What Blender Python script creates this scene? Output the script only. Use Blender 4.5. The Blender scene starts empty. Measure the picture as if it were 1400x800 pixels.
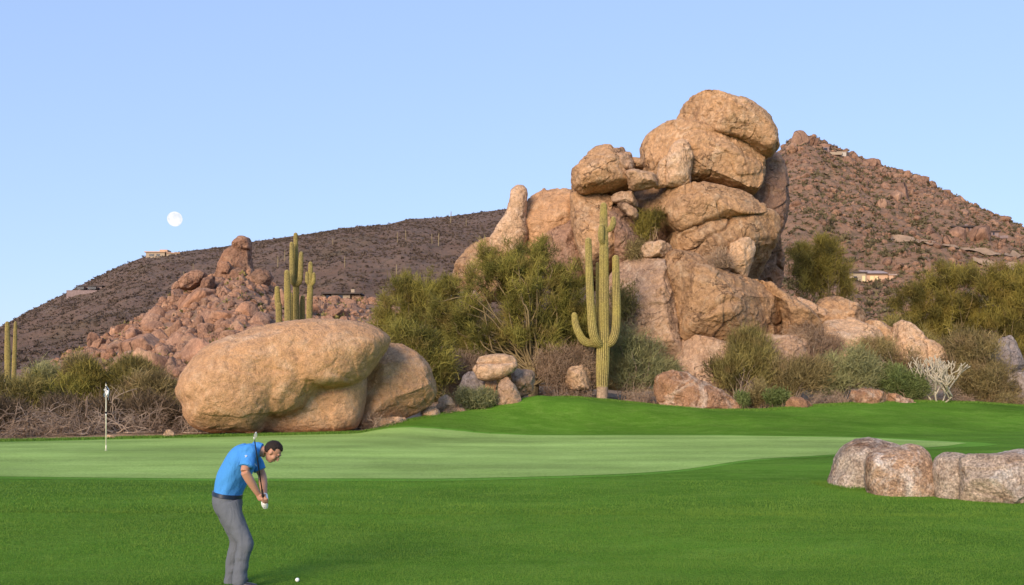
import bpy, math, random
import numpy as np
from mathutils import Vector

random.seed(7)
RNG = np.random.default_rng(11)
SC = bpy.context.scene
COL = SC.collection

# ------------------------------------------------------------------ camera, world, sun, exposure
CAM_H, F_PX, HOR = 2.07, 1400.0, 529.0          # eye height (m), focal length and horizon row of the 1400x800 picture
cam = bpy.data.cameras.new('camera'); camo = bpy.data.objects.new('camera', cam); COL.objects.link(camo)
camo.location = (0, 0, CAM_H); camo.rotation_euler = (math.radians(90), 0, 0)
cam.sensor_width = 36; cam.lens = 36; cam.shift_y = (HOR - 400) / 1400.0
cam.clip_start = 0.1; cam.clip_end = 20000
SC.camera = camo

SUN_EL, SUN_AZ = 21.0, 207.0                     # azimuth measured clockwise from +Y: the sun is behind the camera, to the left
sd = Vector((math.sin(math.radians(SUN_AZ)) * math.cos(math.radians(SUN_EL)),
             math.cos(math.radians(SUN_AZ)) * math.cos(math.radians(SUN_EL)), math.sin(math.radians(SUN_EL))))
world = bpy.data.worlds.new('World'); SC.world = world; world.use_nodes = True
wn = world.node_tree; bg = wn.nodes['Background']
sky = wn.nodes.new('ShaderNodeTexSky'); sky.sky_type = 'NISHITA'; sky.sun_disc = False
sky.sun_elevation = math.radians(SUN_EL); sky.sun_rotation = math.radians(SUN_AZ)
sky.altitude = 600; sky.air_density = 1.0; sky.dust_density = 0.6; sky.ozone_density = 3.0
gam = wn.nodes.new('ShaderNodeGamma'); gam.inputs[1].default_value = .35      # flattens the sky colour so it brightens only gently to the horizon
gm_ = wn.nodes.new('ShaderNodeMix'); gm_.data_type = 'RGBA'; gm_.blend_type = 'MULTIPLY'; gm_.inputs[0].default_value = 1; gm_.inputs[7].default_value = (1.59, 1.89, 2.56, 1)
wn.links.new(sky.outputs[0], gam.inputs[0]); wn.links.new(gam.outputs[0], gm_.inputs[6]); wn.links.new(gm_.outputs[2], bg.inputs[0]); bg.inputs[1].default_value = 0.12
sl = bpy.data.lights.new('sun', 'SUN'); so = bpy.data.objects.new('sun', sl); COL.objects.link(so)
sl.energy = 2.5; sl.angle = math.radians(28); sl.color = (1.0, 0.79, 0.58)
so.rotation_euler = sd.to_track_quat('Z', 'Y').to_euler(); so.location = (0, -20, 40)
SC.view_settings.view_transform = 'Standard'; SC.view_settings.look = 'None'
SC.view_settings.exposure = 1.0; SC.view_settings.gamma = 1.0
SC.view_settings.use_curve_mapping = False
SC.render.engine = 'CYCLES'
SC.cycles.use_denoising = True
SC.cycles.max_bounces = 5; SC.cycles.diffuse_bounces = 3; SC.cycles.transparent_max_bounces = 6

# ------------------------------------------------------------------ helpers
def P(px, py, Y):
    return np.array([(px - 700) / F_PX * Y, Y, CAM_H + (HOR - py) / F_PX * Y])

def tag(o, label=None, cat=None, group=None, kind=None):
    if label: o['label'] = label
    if cat: o['category'] = cat
    if group: o['group'] = group
    if kind: o['kind'] = kind
    return o

def to_mesh(name, V, F, mat=None, smooth=True, tint=None):
    me = bpy.data.meshes.new(name)
    V = np.asarray(V, np.float32)
    if isinstance(F, np.ndarray): Fl = [F]
    else: Fl = F
    Fl = [np.asarray(f, np.int32) for f in Fl if len(f)]
    me.vertices.add(len(V)); me.vertices.foreach_set('co', V.ravel())
    loops = np.concatenate([f.ravel() for f in Fl])
    tot = np.concatenate([np.full(len(f), f.shape[1], np.int32) for f in Fl])
    st = np.concatenate([[0], np.cumsum(tot)[:-1]]).astype(np.int32)
    me.loops.add(len(loops)); me.loops.foreach_set('vertex_index', loops)
    me.polygons.add(len(tot)); me.polygons.foreach_set('loop_start', st)
    me.polygons.foreach_set('use_smooth', np.full(len(tot), smooth, bool))
    me.update(calc_edges=True)
    if tint is not None:
        a = me.attributes.new('tint', 'FLOAT', 'POINT'); a.data.foreach_set('value', np.asarray(tint, np.float32))
    if mat: me.materials.append(mat)
    return me

def mk(name, V, F, mat, parent=None, smooth=True, tint=None, origin=None):
    V = np.asarray(V, float)
    if parent is not None: org = np.array(parent['_o']) if '_o' in parent else np.zeros(3)
    elif origin is not None: org = np.asarray(origin, float)
    else:
        lo, hi = V.min(0), V.max(0); org = np.array([(lo[0]+hi[0])/2, (lo[1]+hi[1])/2, lo[2]])
    me = to_mesh(name, V - org, F, mat, smooth, tint)
    o = bpy.data.objects.new(name, me); COL.objects.link(o)
    if parent is not None: o.parent = parent; o['_o'] = [float(v) for v in org]
    else: o.location = org; o['_o'] = [float(v) for v in org]
    return o

def thing(name, loc, label, cat, group=None):
    o = bpy.data.objects.new(name, None); COL.objects.link(o); o.location = loc; o.empty_display_size = 0.2
    o['_o'] = [float(v) for v in loc]
    return tag(o, label, cat, group)

def _hash(x, y, z, s):
    h = (x.astype(np.int64) * 374761393 + y.astype(np.int64) * 668265263 + z.astype(np.int64) * 2147483647 + s * 974634777) & 0xffffffff
    h = ((h ^ (h >> 13)) * 1274126177) & 0xffffffff
    h = ((h ^ (h >> 16)) * 2246822519) & 0xffffffff
    return ((h ^ (h >> 15)) & 0xffffff) / float(0xffffff)

def vn(p, s=0):
    p = np.asarray(p, float); i = np.floor(p); f = p - i; u = f*f*f*(f*(f*6-15)+10); i = i.astype(np.int64)
    r = 0
    for dx in (0, 1):
        wx = u[:, 0] if dx else 1-u[:, 0]
        for dy in (0, 1):
            wy = u[:, 1] if dy else 1-u[:, 1]
            for dz in (0, 1):
                wz = u[:, 2] if dz else 1-u[:, 2]
                r = r + wx*wy*wz*_hash(i[:, 0]+dx, i[:, 1]+dy, i[:, 2]+dz, s)
    return r * 2 - 1

def fbm(p, s=0, o=4, g=0.5):
    r = 0; a = 1; t = 0
    for k in range(o):
        r = r + a*vn(p*(2.03**k) + 17.3*k, s+k); t += a; a *= g
    return r / t

def sstep(a, b, x):
    t = np.clip((x-a)/(b-a), 0, 1); return t*t*(3-2*t)

def tris_of(F):
    out = []
    for f in (F if isinstance(F, list) else [F]):
        f = np.asarray(f)
        if not len(f): continue
        if f.shape[1] == 3: out.append(f)
        else: out += [f[:, [0, 1, 2]], f[:, [0, 2, 3]]]
    return np.concatenate(out)

def vnormals(V, F):
    T = tris_of(F); n = np.cross(V[T[:, 1]]-V[T[:, 0]], V[T[:, 2]]-V[T[:, 0]])
    N = np.zeros_like(V)
    for k in range(3): 
        for c in range(3): N[:, c] += np.bincount(T[:, k], n[:, c], len(V))
    return N / (np.linalg.norm(N, axis=1, keepdims=True) + 1e-12)

class MB:
    def __init__(s): s.V = []; s.Q = []; s.T = []; s.n = 0; s.t = []
    def add(s, V, F, tint=0.5):
        V = np.asarray(V, float)
        for f in (F if isinstance(F, list) else [F]):
            f = np.asarray(f, int)
            if not len(f): continue
            (s.T if f.shape[1] == 3 else s.Q).append(f + s.n)
        s.V.append(V); s.t.append(np.broadcast_to(np.asarray(tint, float), (len(V),))); s.n += len(V)
    def faces(s):
        r = []
        if s.Q: r.append(np.concatenate(s.Q))
        if s.T: r.append(np.concatenate(s.T))
        return r
    def build(s, name, mat, parent=None, smooth=True, origin=None):
        return mk(name, np.concatenate(s.V), s.faces(), mat, parent, smooth, np.concatenate(s.t), origin)

def box(x0, x1, y0, y1, z0, z1):
    V = np.array([(x, y, z) for z in (z0, z1) for y in (y0, y1) for x in (x0, x1)], float)
    return V, np.array([(0, 2, 3, 1), (4, 5, 7, 6), (0, 1, 5, 4), (2, 6, 7, 3), (0, 4, 6, 2), (1, 3, 7, 5)])

def tube(pts, rad, n=8, cap=True, ref=(0, 1, 0), rad2=None, mod=None):
    """loft along pts; rad = radius along ref direction, rad2 = radius across it; mod(angle)->factor"""
    pts = np.asarray(pts, float); m = len(pts); rad = np.broadcast_to(np.asarray(rad, float), (m,))
    rad2 = rad if rad2 is None else np.broadcast_to(np.asarray(rad2, float), (m,))
    T = np.gradient(pts, axis=0); T /= np.linalg.norm(T, axis=1, keepdims=True) + 1e-12
    ref = np.asarray(ref, float)
    e1 = ref - T * (T @ ref)[:, None]
    bad = np.linalg.norm(e1, axis=1) < 0.15
    if bad.any(): e1[bad] = np.cross(T[bad], (1, 0, 0.3))
    e1 /= np.linalg.norm(e1, axis=1, keepdims=True); e2 = np.cross(T, e1)
    th = np.arange(n) * 2*math.pi/n; mo = np.ones(n) if mod is None else mod(th)
    V = pts[:, None] + (np.cos(th)*mo)[None, :, None]*(rad[:, None]*e1)[:, None] + (np.sin(th)*mo)[None, :, None]*(rad2[:, None]*e2)[:, None]
    V = V.reshape(-1, 3)
    i = np.arange(m-1)[:, None]*n; j = np.arange(n)[None]; k = (np.arange(n)+1)[None] % n
    Q = np.stack([i+j, i+k, i+n+k, i+n+j], -1).reshape(-1, 4); Tr = np.zeros((0, 3), int)
    if cap:
        V = np.concatenate([V, pts[:1], pts[-1:]]); a = m*n
        jj = np.arange(n); kk = (jj+1) % n
        Tr = np.concatenate([np.stack([jj*0+a, kk, jj], -1), np.stack([jj*0+a+1, (m-1)*n+jj, (m-1)*n+kk], -1)])
    return V, [Q, Tr]

def smooth_path(pts, n):
    pts = np.asarray(pts, float); m = len(pts); t = np.linspace(0, m-1, n); i = np.clip(t.astype(int), 0, m-2); f = (t-i)[:, None]
    p0 = pts[np.clip(i-1, 0, m-1)]; p1 = pts[i]; p2 = pts[i+1]; p3 = pts[np.clip(i+2, 0, m-1)]
    return 0.5*((2*p1)+(-p0+p2)*f+(2*p0-5*p1+4*p2-p3)*f*f+(-p0+3*p1-3*p2+p3)*f**3)

_ico = {}
def ico(sub):
    if sub not in _ico:
        import bmesh
        bm = bmesh.new(); bmesh.ops.create_icosphere(bm, subdivisions=sub, radius=1)
        V = np.array([v.co[:] for v in bm.verts]); F = np.array([[v.index for v in f.verts] for f in bm.faces]); bm.free(); _ico[sub] = (V, F)
    return _ico[sub]

def ellipsoid(c, r, axes=None, sub=3):
    V, F = ico(sub); V = V * np.asarray(r, float)
    if axes is not None: V = V @ np.asarray(axes, float)
    return V + np.asarray(c, float), F

def fuse(parts, voxel, smooth=4, fac=0.5):
    mb = MB()
    for V, F in parts: mb.add(V, F)
    me = to_mesh('tmp', np.concatenate(mb.V), mb.faces()); o = bpy.data.objects.new('tmp', me); COL.objects.link(o)
    r = o.modifiers.new('r', 'REMESH'); r.mode = 'VOXEL'; r.voxel_size = voxel
    if smooth: s = o.modifiers.new('s', 'SMOOTH'); s.iterations = smooth; s.factor = fac
    dg = bpy.context.evaluated_depsgraph_get(); e = o.evaluated_get(dg); m = e.to_mesh()
    V = np.empty(len(m.vertices)*3); m.vertices.foreach_get('co', V); V = V.reshape(-1, 3)
    lt = np.empty(len(m.polygons), np.int32); m.polygons.foreach_get('loop_total', lt)
    li = np.empty(len(m.loops), np.int32); m.loops.foreach_get('vertex_index', li)
    ls = np.empty(len(m.polygons), np.int32); m.polygons.foreach_get('loop_start', ls)
    q = ls[lt == 4]; t = ls[lt == 3]
    F = [li[q[:, None]+np.arange(4)], li[t[:, None]+np.arange(3)]]
    e.to_mesh_clear(); bpy.data.objects.remove(o); bpy.data.meshes.remove(me)
    return V, F

# ------------------------------------------------------------------ materials
class NT:
    def __init__(s, name):
        s.m = bpy.data.materials.new(name); s.m.use_nodes = True; s.t = s.m.node_tree; s.n = s.t.nodes
        s.b = s.n['Principled BSDF']; s.co = s.n.new('ShaderNodeTexCoord').outputs['Object']
        s.b.inputs['Roughness'].default_value = 0.85; s.b.inputs['Specular IOR Level'].default_value = 0.25
    def link(s, a, b): s.t.links.new(a, b)
    def _set(s, sock, v):
        if isinstance(v, bpy.types.NodeSocket): s.link(v, sock)
        elif isinstance(v, (tuple, list)) and len(v) == 3 and sock.type == 'RGBA': sock.default_value = (*v, 1)
        else: sock.default_value = v
    def map(s, sc=(1, 1, 1), co=None, loc=(0, 0, 0)):
        n = s.n.new('ShaderNodeMapping'); s._set(n.inputs[0], co or s.co); n.inputs['Scale'].default_value = sc; n.inputs['Location'].default_value = loc
        return n.outputs[0]
    def noise(s, scale, detail=4, rough=0.55, co=None, dist=0, stretch=None):
        n = s.n.new('ShaderNodeTexNoise'); s._set(n.inputs['Vector'], s.map(stretch, co) if stretch else (co or s.co))
        n.inputs['Scale'].default_value = scale; n.inputs['Detail'].default_value = detail; n.inputs['Roughness'].default_value = rough; n.inputs['Distortion'].default_value = dist
        return n.outputs['Fac']
    def vor(s, scale, co=None, feat='F1', out='Distance'):
        n = s.n.new('ShaderNodeTexVoronoi'); s._set(n.inputs['Vector'], co or s.co); n.inputs['Scale'].default_value = scale; n.feature = feat
        return n.outputs[out]
    def rng(s, v, a, b, c=0.0, d=1.0):
        n = s.n.new('ShaderNodeMapRange'); s._set(n.inputs[0], v)
        for i, k in enumerate((a, b, c, d)): n.inputs[i+1].default_value = k
        return n.outputs[0]
    def mix(s, f, a, b, mode='MIX'):
        n = s.n.new('ShaderNodeMix'); n.data_type = 'RGBA'; n.blend_type = mode
        s._set(n.inputs[0], f); s._set(n.inputs[6], a); s._set(n.inputs[7], b); return n.outputs[2]
    def math(s, op, a, b=0.0):
        n = s.n.new('ShaderNodeMath'); n.operation = op; s._set(n.inputs[0], a); s._set(n.inputs[1], b); return n.outputs[0]
    def attr(s, name):
        n = s.n.new('ShaderNodeAttribute'); n.attribute_name = name; return n.outputs['Fac']
    def rand(s): return s.n.new('ShaderNodeObjectInfo').outputs['Random']
    def bump(s, h, strength, dist, prev=None):
        n = s.n.new('ShaderNodeBump'); s._set(n.inputs['Height'], h); n.inputs['Strength'].default_value = strength; n.inputs['Distance'].default_value = dist
        if prev: s.link(prev, n.inputs['Normal'])
        return n.outputs[0]
    def out(s, color, normal=None, rough=None):
        s._set(s.b.inputs['Base Color'], color)
        if normal: s.link(normal, s.b.inputs['Normal'])
        if rough is not None: s._set(s.b.inputs['Roughness'], rough)
        return s.m

def granite(name, c1, c2, c3, dark, sc=1.0, stain=0.5, speck=0.35, bump=1.0, mott=1.0, lines=1.0):
    """c1/c2 broad tones, c3 pale scoured patches, dark desert varnish"""
    t = NT(name)
    r = t.rand(); n = t.n.new('ShaderNodeVectorMath'); n.operation = 'ADD'
    comb = t.n.new('ShaderNodeCombineXYZ'); t.link(t.math('MULTIPLY', r, 37.0), comb.inputs[0]); t.link(t.math('MULTIPLY', r, 11.0), comb.inputs[2])
    t.link(t.co, n.inputs[0]); t.link(comb.outputs[0], n.inputs[1]); co = n.outputs[0]
    a = t.rng(t.noise(0.35*sc, 5, .6, co, .6), .36, .64)
    col = t.mix(a, c1, c2)
    b = t.rng(t.noise(0.9*sc, 8, .68, co, 1.2), .50, .68, 0, .75)
    col = t.mix(b, col, c3)
    s1 = t.rng(t.noise(0.55*sc, 7, .7, co, .8, stretch=(1.3, 1.3, .45)), .54, .70, 0, stain)
    col = t.mix(s1, col, dark)
    s3 = t.rng(t.noise(2.6*sc, 8, .75, co, .5), .57, .66, 0, stain*.7)
    col = t.mix(s3, col, dark)
    s4 = t.rng(t.noise(1.7*sc, 8, .75, co, 1.5), .61, .68, 0, .4*mott)
    col = t.mix(s4, col, c3)
    n1 = t.noise(.42*sc, 5, .55, co, .7); lm = t.rng(t.noise(.5*sc, 3, .5, co, 0), .44, .56)
    line = t.math('MULTIPLY', t.rng(t.math('ABSOLUTE', t.math('SUBTRACT', n1, .5)), 0, .0075, 1, 0), lm)
    n2 = t.noise(1.1*sc, 5, .55, co, .9)
    line2 = t.math('MULTIPLY', t.rng(t.math('ABSOLUTE', t.math('SUBTRACT', n2, .5)), 0, .008, .7, 0), t.rng(t.noise(.8*sc, 2, .5, co), .52, .6))
    line = t.math('MAXIMUM', line, line2)
    col = t.mix(t.math('MULTIPLY', line, .75*lines), col, dark)
    m2 = t.rng(t.noise(4.5*sc, 6, .72, co), .36, .66, 1-.30*mott, 1+.22*mott)
    sp = t.rng(t.noise(26*sc, 4, .7, co), .38, .62, 1-speck*.5, 1+speck*.5)
    col = t.mix(1.0, col, t.math('MULTIPLY', m2, sp), 'MULTIPLY')
    hv = t.rng(r, 0, 1, .88, 1.1)
    col = t.mix(1.0, col, hv, 'MULTIPLY')
    pits = t.rng(t.vor(7*sc, co), 0.0, .35, -1, 0)
    h = t.math('ADD', t.noise(2.2*sc, 8, .66, co, .3), t.math('MULTIPLY', pits, .05)); h = t.math('SUBTRACT', h, t.math('MULTIPLY', line, .35*lines))
    bn = t.bump(h, 0.95*bump, 0.30/sc)
    bn = t.bump(t.noise(18*sc, 6, .7, co), 0.8*bump, 0.045/sc, bn)
    return t.out(col, bn, .9)

M = {}
M['granite'] = granite('granite', (.51, .30, .155), (.43, .26, .145), (.63, .45, .295), (.15, .08, .045), stain=.8)
M['granite_orange'] = granite('granite_orange', (.62, .35, .175), (.56, .33, .185), (.68, .465, .30), (.38, .20, .10), stain=.4, sc=.8, bump=1.0, mott=.75, lines=.25)
M['granite_grey'] = granite('granite_grey', (.42, .275, .185), (.48, .30, .18), (.58, .43, .31), (.14, .085, .055), stain=.75)
M['granite_pale'] = granite('granite_pale', (.63, .41, .25), (.57, .365, .215), (.70, .53, .38), (.32, .18, .11), stain=.45)
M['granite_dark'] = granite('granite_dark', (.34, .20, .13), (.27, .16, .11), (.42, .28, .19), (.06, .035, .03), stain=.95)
M['river'] = granite('mottled_stone', (.43, .27, .165), (.62, .51, .40), (.86, .81, .74), (.20, .10, .05), sc=.8, stain=.95, speck=.9, lines=.1)
M['rust'] = granite('rusty_stone', (.40, .22, .12), (.34, .185, .105), (.72, .58, .45), (.13, .055, .03), sc=.8, stain=.8, speck=.5)
M['ash'] = granite('ash_grey_stone', (.27, .22, .20), (.33, .27, .24), (.42, .37, .33), (.10, .08, .07), sc=1.2, stain=.6)
M['rubble'] = granite('rubble_stone', (.41, .215, .125), (.30, .18, .125), (.52, .33, .21), (.13, .07, .05), sc=.3, stain=.7, bump=1.0)
M['scree'] = granite('scree_stone', (.33, .185, .115), (.24, .145, .10), (.44, .27, .17), (.08, .05, .04), sc=.14, stain=.5, bump=1.0)

def plain(name, c, rough=.8, var=.15, sc=8, metal=0, spec=.3, bump=0, bd=.01):
    t = NT(name); k = t.rng(t.noise(sc, 5, .6), .3, .7, 1-var, 1+var)
    t.b.inputs['Metallic'].default_value = metal; t.b.inputs['Specular IOR Level'].default_value = spec
    return t.out(t.mix(1.0, c, k, 'MULTIPLY'), t.bump(t.noise(sc*2, 4), bump, bd) if bump else None, rough)

def leafy(name, a, b, c, trans=.25):
    """leaf colour runs a -> b by the tint of each twig, with some c among them"""
    t = NT(name); at = t.attr('tint')
    col = t.mix(at, a, b)
    col = t.mix(t.rng(t.noise(.9, 3), .5, .7, 0, .6), col, c)
    m = t.out(col, None, .75)
    tr = t.n.new('ShaderNodeBsdfTranslucent'); t.link(col, tr.inputs[0])
    mx = t.n.new('ShaderNodeMixShader'); mx.inputs[0].default_value = trans
    o = t.n['Material Output']; t.link(t.b.outputs[0], mx.inputs[1]); t.link(tr.outputs[0], mx.inputs[2]); t.link(mx.outputs[0], o.inputs[0])
    return m

M['paloverde'] = leafy('palo_verde_twigs', (.08, .08, .018), (.36, .32, .07), (.28, .19, .06))
M['paloverde_yellow'] = leafy('palo_verde_yellow_twigs', (.08, .07, .018), (.34, .28, .06), (.27, .19, .05))
M['olive'] = leafy('olive_leaves', (.085, .075, .025), (.36, .30, .10), (.25, .16, .07))
M['brushy'] = leafy('brush_leaves', (.12, .095, .04), (.42, .33, .14), (.31, .20, .11))
M['greyleaf'] = leafy('grey_green_leaves', (.13, .14, .07), (.37, .36, .16), (.31, .26, .12))
M['green'] = leafy('fresh_green_leaves', (.085, .115, .03), (.24, .29, .10), (.18, .18, .07))
M['drytwig'] = leafy('dry_twigs', (.20, .13, .085), (.42, .30, .20), (.27, .18, .12), .1)
M['farleaf'] = leafy('hillside_scrub_leaves', (.08, .068, .035), (.17, .14, .07), (.12, .09, .05), .1)
M['hillscrub'] = leafy('distant_scrub_leaves', (.08, .057, .043), (.15, .108, .076), (.11, .08, .055), .1)
M['darkbrush'] = leafy('shade_painted_brush_leaves', (.05, .036, .022), (.17, .12, .07), (.11, .075, .045), .15)  # brush colour darkened to paint the shade in its gaps
M['bark'] = plain('bark', (.33, .23, .14), .9, .3, 14, bump=.5)
M['brownwood'] = plain('brown_dead_wood', (.23, .165, .12), .9, .35, 9, bump=.3)
M['limbbark'] = plain('greenish_bark', (.20, .15, .075), .9, .35, 10, bump=.4)
M['deadwood'] = plain('dead_wood', (.33, .25, .19), .9, .3, 9, bump=.3)
M['cholla'] = plain('pale_cactus_skin', (.42, .37, .28), .85, .25, 14, bump=.5)

# ------------------------------------------------------------------ terrain
_E = np.array([(-400, 610, 36), (0, 604, 38.6), (250, 598, 42), (500, 591, 44), (545, 578, 46), (600, 568, 48), (700, 555, 52), (740, 546, 53),
               (780, 544, 54), (830, 548, 54), (900, 556, 53), (960, 563, 52), (1040, 562, 52), (1100, 556, 53), (1180, 552, 54),
               (1250, 549, 56), (1330, 551, 56), (1400, 556, 56), (1700, 560, 58)], float)
_EX = (_E[:, 0]-700)/1400*_E[:, 2]; _EZ = CAM_H-(_E[:, 1]-HOR)/1400*_E[:, 2]
_xs = np.linspace(-90, 90, 1801)
def _sm(y):
    k = np.exp(-np.linspace(-2, 2, 13)**2); k /= k.sum(); return np.convolve(np.pad(y, 6, 'edge'), k, 'valid')
_yb = _sm(np.interp(_xs, _EX, _E[:, 2])) + .22*vn(np.stack([_xs*.9, _xs*0, _xs*0], 1), 5) + .1*vn(np.stack([_xs*3.1, _xs*0, _xs*0], 1), 6)
_zb = _sm(np.interp(_xs, _EX, _EZ))
def YB(x): return np.interp(x, _xs, _yb)
def ZB(x): return np.interp(x, _xs, _zb)
def zgrass(x, Y):
    x = np.asarray(x, float); Y = np.asarray(Y, float); yb = YB(x); zb = ZB(x)
    t = sstep(0, 1, (Y-(yb-9.5))/9.5); z = zb*t
    p = np.stack([x.ravel()*.09, Y.ravel()*.16, 0*x.ravel()], 1)
    u = vn(p, 3).reshape(x.shape)*.11 + vn(p*2.7, 4).reshape(x.shape)*.035
    flat = sstep(17, 22, Y)*(1-sstep(41, 45, Y))*(1-sstep(10, 16, x))
    z = z + u*(1-.8*flat)*sstep(12, 19, Y)*(1-sstep(yb-2, yb, Y)*.6)
    # long swale between the putting surface and the far bank, and a low roll where the stone row stands
    z = z + .5*np.exp(-((x-1)/9)**2-((Y-49.5)/2.2)**2)*sstep(-3, 2, x) + .28*np.exp(-((x-14)/4.5)**2-((Y-24.5)/3.0)**2)
    return z
def zdesert(x, Y):
    x = np.asarray(x, float); Y = np.asarray(Y, float); yb = YB(x); s = np.clip(Y-yb, 0, None)
    p = np.stack([x.ravel()*.25, Y.ravel()*.25, 0*x.ravel()], 1)
    n = (vn(p, 8)*.16+vn(p*3, 9)*.06).reshape(x.shape)*sstep(0, 2.5, s)
    under = sstep(.05, .9, yb-Y)*.4
    return zgrass(x, np.minimum(Y, yb)) + .028*np.minimum(s, 90) + n - under

def grid(X, Y, Z):
    a, b = X.shape; V = np.stack([X, Y, Z], -1).reshape(-1, 3)
    i = np.arange(a-1)[:, None]*b; j = np.arange(b-1)[None]
    return V, np.stack([i+j, i+b+j, i+b+j+1, i+j+1], -1).reshape(-1, 4)

def gxs(lo, hi, fine, far):
    a = np.arange(lo, hi+1e-6, fine); ext = [hi]; st = fine
    while ext[-1] < far: st *= 1.25; ext.append(ext[-1]+st)
    e = np.array(ext[1:]); l = -(e-hi)+lo
    return np.concatenate([l[::-1], a, e])

# desert floor out to the horizon
gx = gxs(-45, 45, .5, 6000)
off = np.concatenate([-np.geomspace(6000, 4, 30), [-2.5, -1.6, -1.0, -.6, -.3, -.1, 0, .15, .3, .6], np.arange(1, 60, .8), np.geomspace(61, 9000, 40)])
GX, GO = np.meshgrid(gx, off, indexing='ij'); GY = YB(GX)+GO
V, F = grid(GX, GY, zdesert(GX, GY))
t = NT('desert_soil')
c = t.mix(t.rng(t.noise(.5, 6, .6), .35, .65), (.33, .21, .125), (.46, .32, .20))
c = t.mix(t.rng(t.noise(3.5, 6, .7), .5, .7, 0, .7), c, (.22, .13, .075))
c = t.mix(t.rng(t.vor(9), 0, .3, .6, 0), c, (.54, .40, .28))
M['soil'] = t.out(c, t.bump(t.noise(6, 8, .7), .8, .12), .95)
tag(mk('desert_ground', V, F, M['soil'], origin=(0, 0, 0)), kind='structure')

# mown fairway sheet up to the wavy desert edge
gx = gxs(-42, 42, .33, 80); vv = np.concatenate([np.linspace(-1, .1, 12), np.linspace(.12, .98, 150), np.linspace(.985, 1, 8)])
GX, GV = np.meshgrid(gx, vv, indexing='ij'); GY = GV*YB(GX)
e = sstep(-.3, .0, GY-YB(GX))
Z = zgrass(GX, GY)+.045*(1-e)
V, F = grid(GX, GY, Z)
def turf(name, a, b, c_, bumps=1.0, edge=None, streak=1.0, mow=None):
    t = NT(name)
    s = t.rng(t.noise(.7, 8, .68, stretch=(.45, 1.0, 1)), .33, .67)
    c = t.mix(s, a, b)
    c = t.mix(t.rng(t.noise(1.8, 8, .75, stretch=(.6, 1.2, 1), dist=.6), .46, .68, 0, .8*streak), c, c_)
    c = t.mix(1.0, c, t.rng(t.noise(.22, 5, .6, stretch=(.6, 1, 1)), .3, .7, .72, 1.3), 'MULTIPLY')
    if mow:
        w = t.n.new('ShaderNodeTexWave'); w.bands_direction = 'Y'; t.link(t.map((1, 1, 1)), w.inputs[0]); w.inputs['Scale'].default_value = mow; w.inputs['Distortion'].default_value = 2.5; w.inputs['Detail'].default_value = 2; w.inputs['Detail Scale'].default_value = .4
        c = t.mix(1.0, c, t.rng(w.outputs['Fac'], .3, .7, .95, 1.05), 'MULTIPLY')
    k = t.rng(t.noise(24, 6, .78), .33, .67, .58, 1.46)
    c = t.mix(1.0, c, k, 'MULTIPLY')
    k2 = t.rng(t.noise(110, 3, .8), .36, .64, .72, 1.3)
    c = t.mix(1.0, c, k2, 'MULTIPLY')
    bn = t.bump(t.noise(70, 5, .8), .55*bumps, .02)
    t.b.inputs['Specular IOR Level'].default_value = .03
    return t.out(c, bn, 1.0)
M['fairway'] = turf('fairway_turf', (.070, .162, .015), (.098, .208, .022), (.135, .235, .035))
M['putting'] = turf('putting_turf', (.235, .35, .085), (.28, .405, .11), (.31, .42, .125), .35, streak=.7, mow=.11)
M['collar'] = turf('collar_turf', (.10, .235, .025), (.12, .265, .035), (.14, .28, .045), .6)
fair = tag(mk('fairway', V, F, M['fairway'], origin=(0, 0, 0)), kind='structure')

def px2x(px, Y): return (px-700)/1400*Y
def flatpts(L): return np.array([((px-700)/1400*(CAM_H*1400/(py-HOR)), CAM_H*1400/(py-HOR)) for px, py in L])
near = flatpts([(-400, 652), (0, 655), (300, 658.5), (600, 658.5), (850, 652.5), (930, 647), (985, 638), (1030, 630.5), (1100, 627), (1200, 620), (1280, 613.5), (1322, 608)])
far = flatpts([(-400, 612), (0, 606.5), (250, 601), (500, 597.5), (700, 596), (1000, 597.5), (1150, 600), (1250, 603), (1322, 608)])
def patch(name, grow, dz, mat):
    x = np.concatenate([np.linspace(-27, near[-1, 0]-.6, 260), near[-1, 0]-.6*np.linspace(1, 0, 14)[1:]**2])
    def lim(A, x):
        o = np.argsort(A[:, 0]); return _ms(x, A[o, 0], A[o, 1])
    yn = lim(near, x); yf = lim(far, x)
    mid = np.minimum((yn+yf)/2, yf); w = np.maximum(yf-yn, .02)
    if grow:
        x = x.copy(); x = x + grow*1.6*np.clip((x-near[-1, 0]+5)/5, 0, 1)
    a = mid-w/2-grow*.9; b = mid+w/2+grow*.9
    v = np.linspace(0, 1, 70); X = np.repeat(x[:, None], 70, 1); Y = a[:, None]+(b-a)[:, None]*v
    V, F = grid(X, Y, zgrass(X, Y)+dz)
    return tag(mk(name, V, F, mat, origin=(0, 0, 0)), kind='structure')
def _ms(x, xp, fp):
    xx = np.linspace(xp[0], xp[-1], 900); y = np.interp(xx, xp, fp); k = np.hanning(61); k /= k.sum()
    y2 = np.convolve(np.pad(y, 30, 'edge'), k, 'valid'); wgt = sstep(0, 3, xp[-1]-xx); y2 = y2*wgt+y*(1-wgt)
    return np.interp(x, xx, y2)
patch('green_collar', .55, .050, M['collar'])
patch('putting_green', 0, .056, M['putting'])

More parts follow.
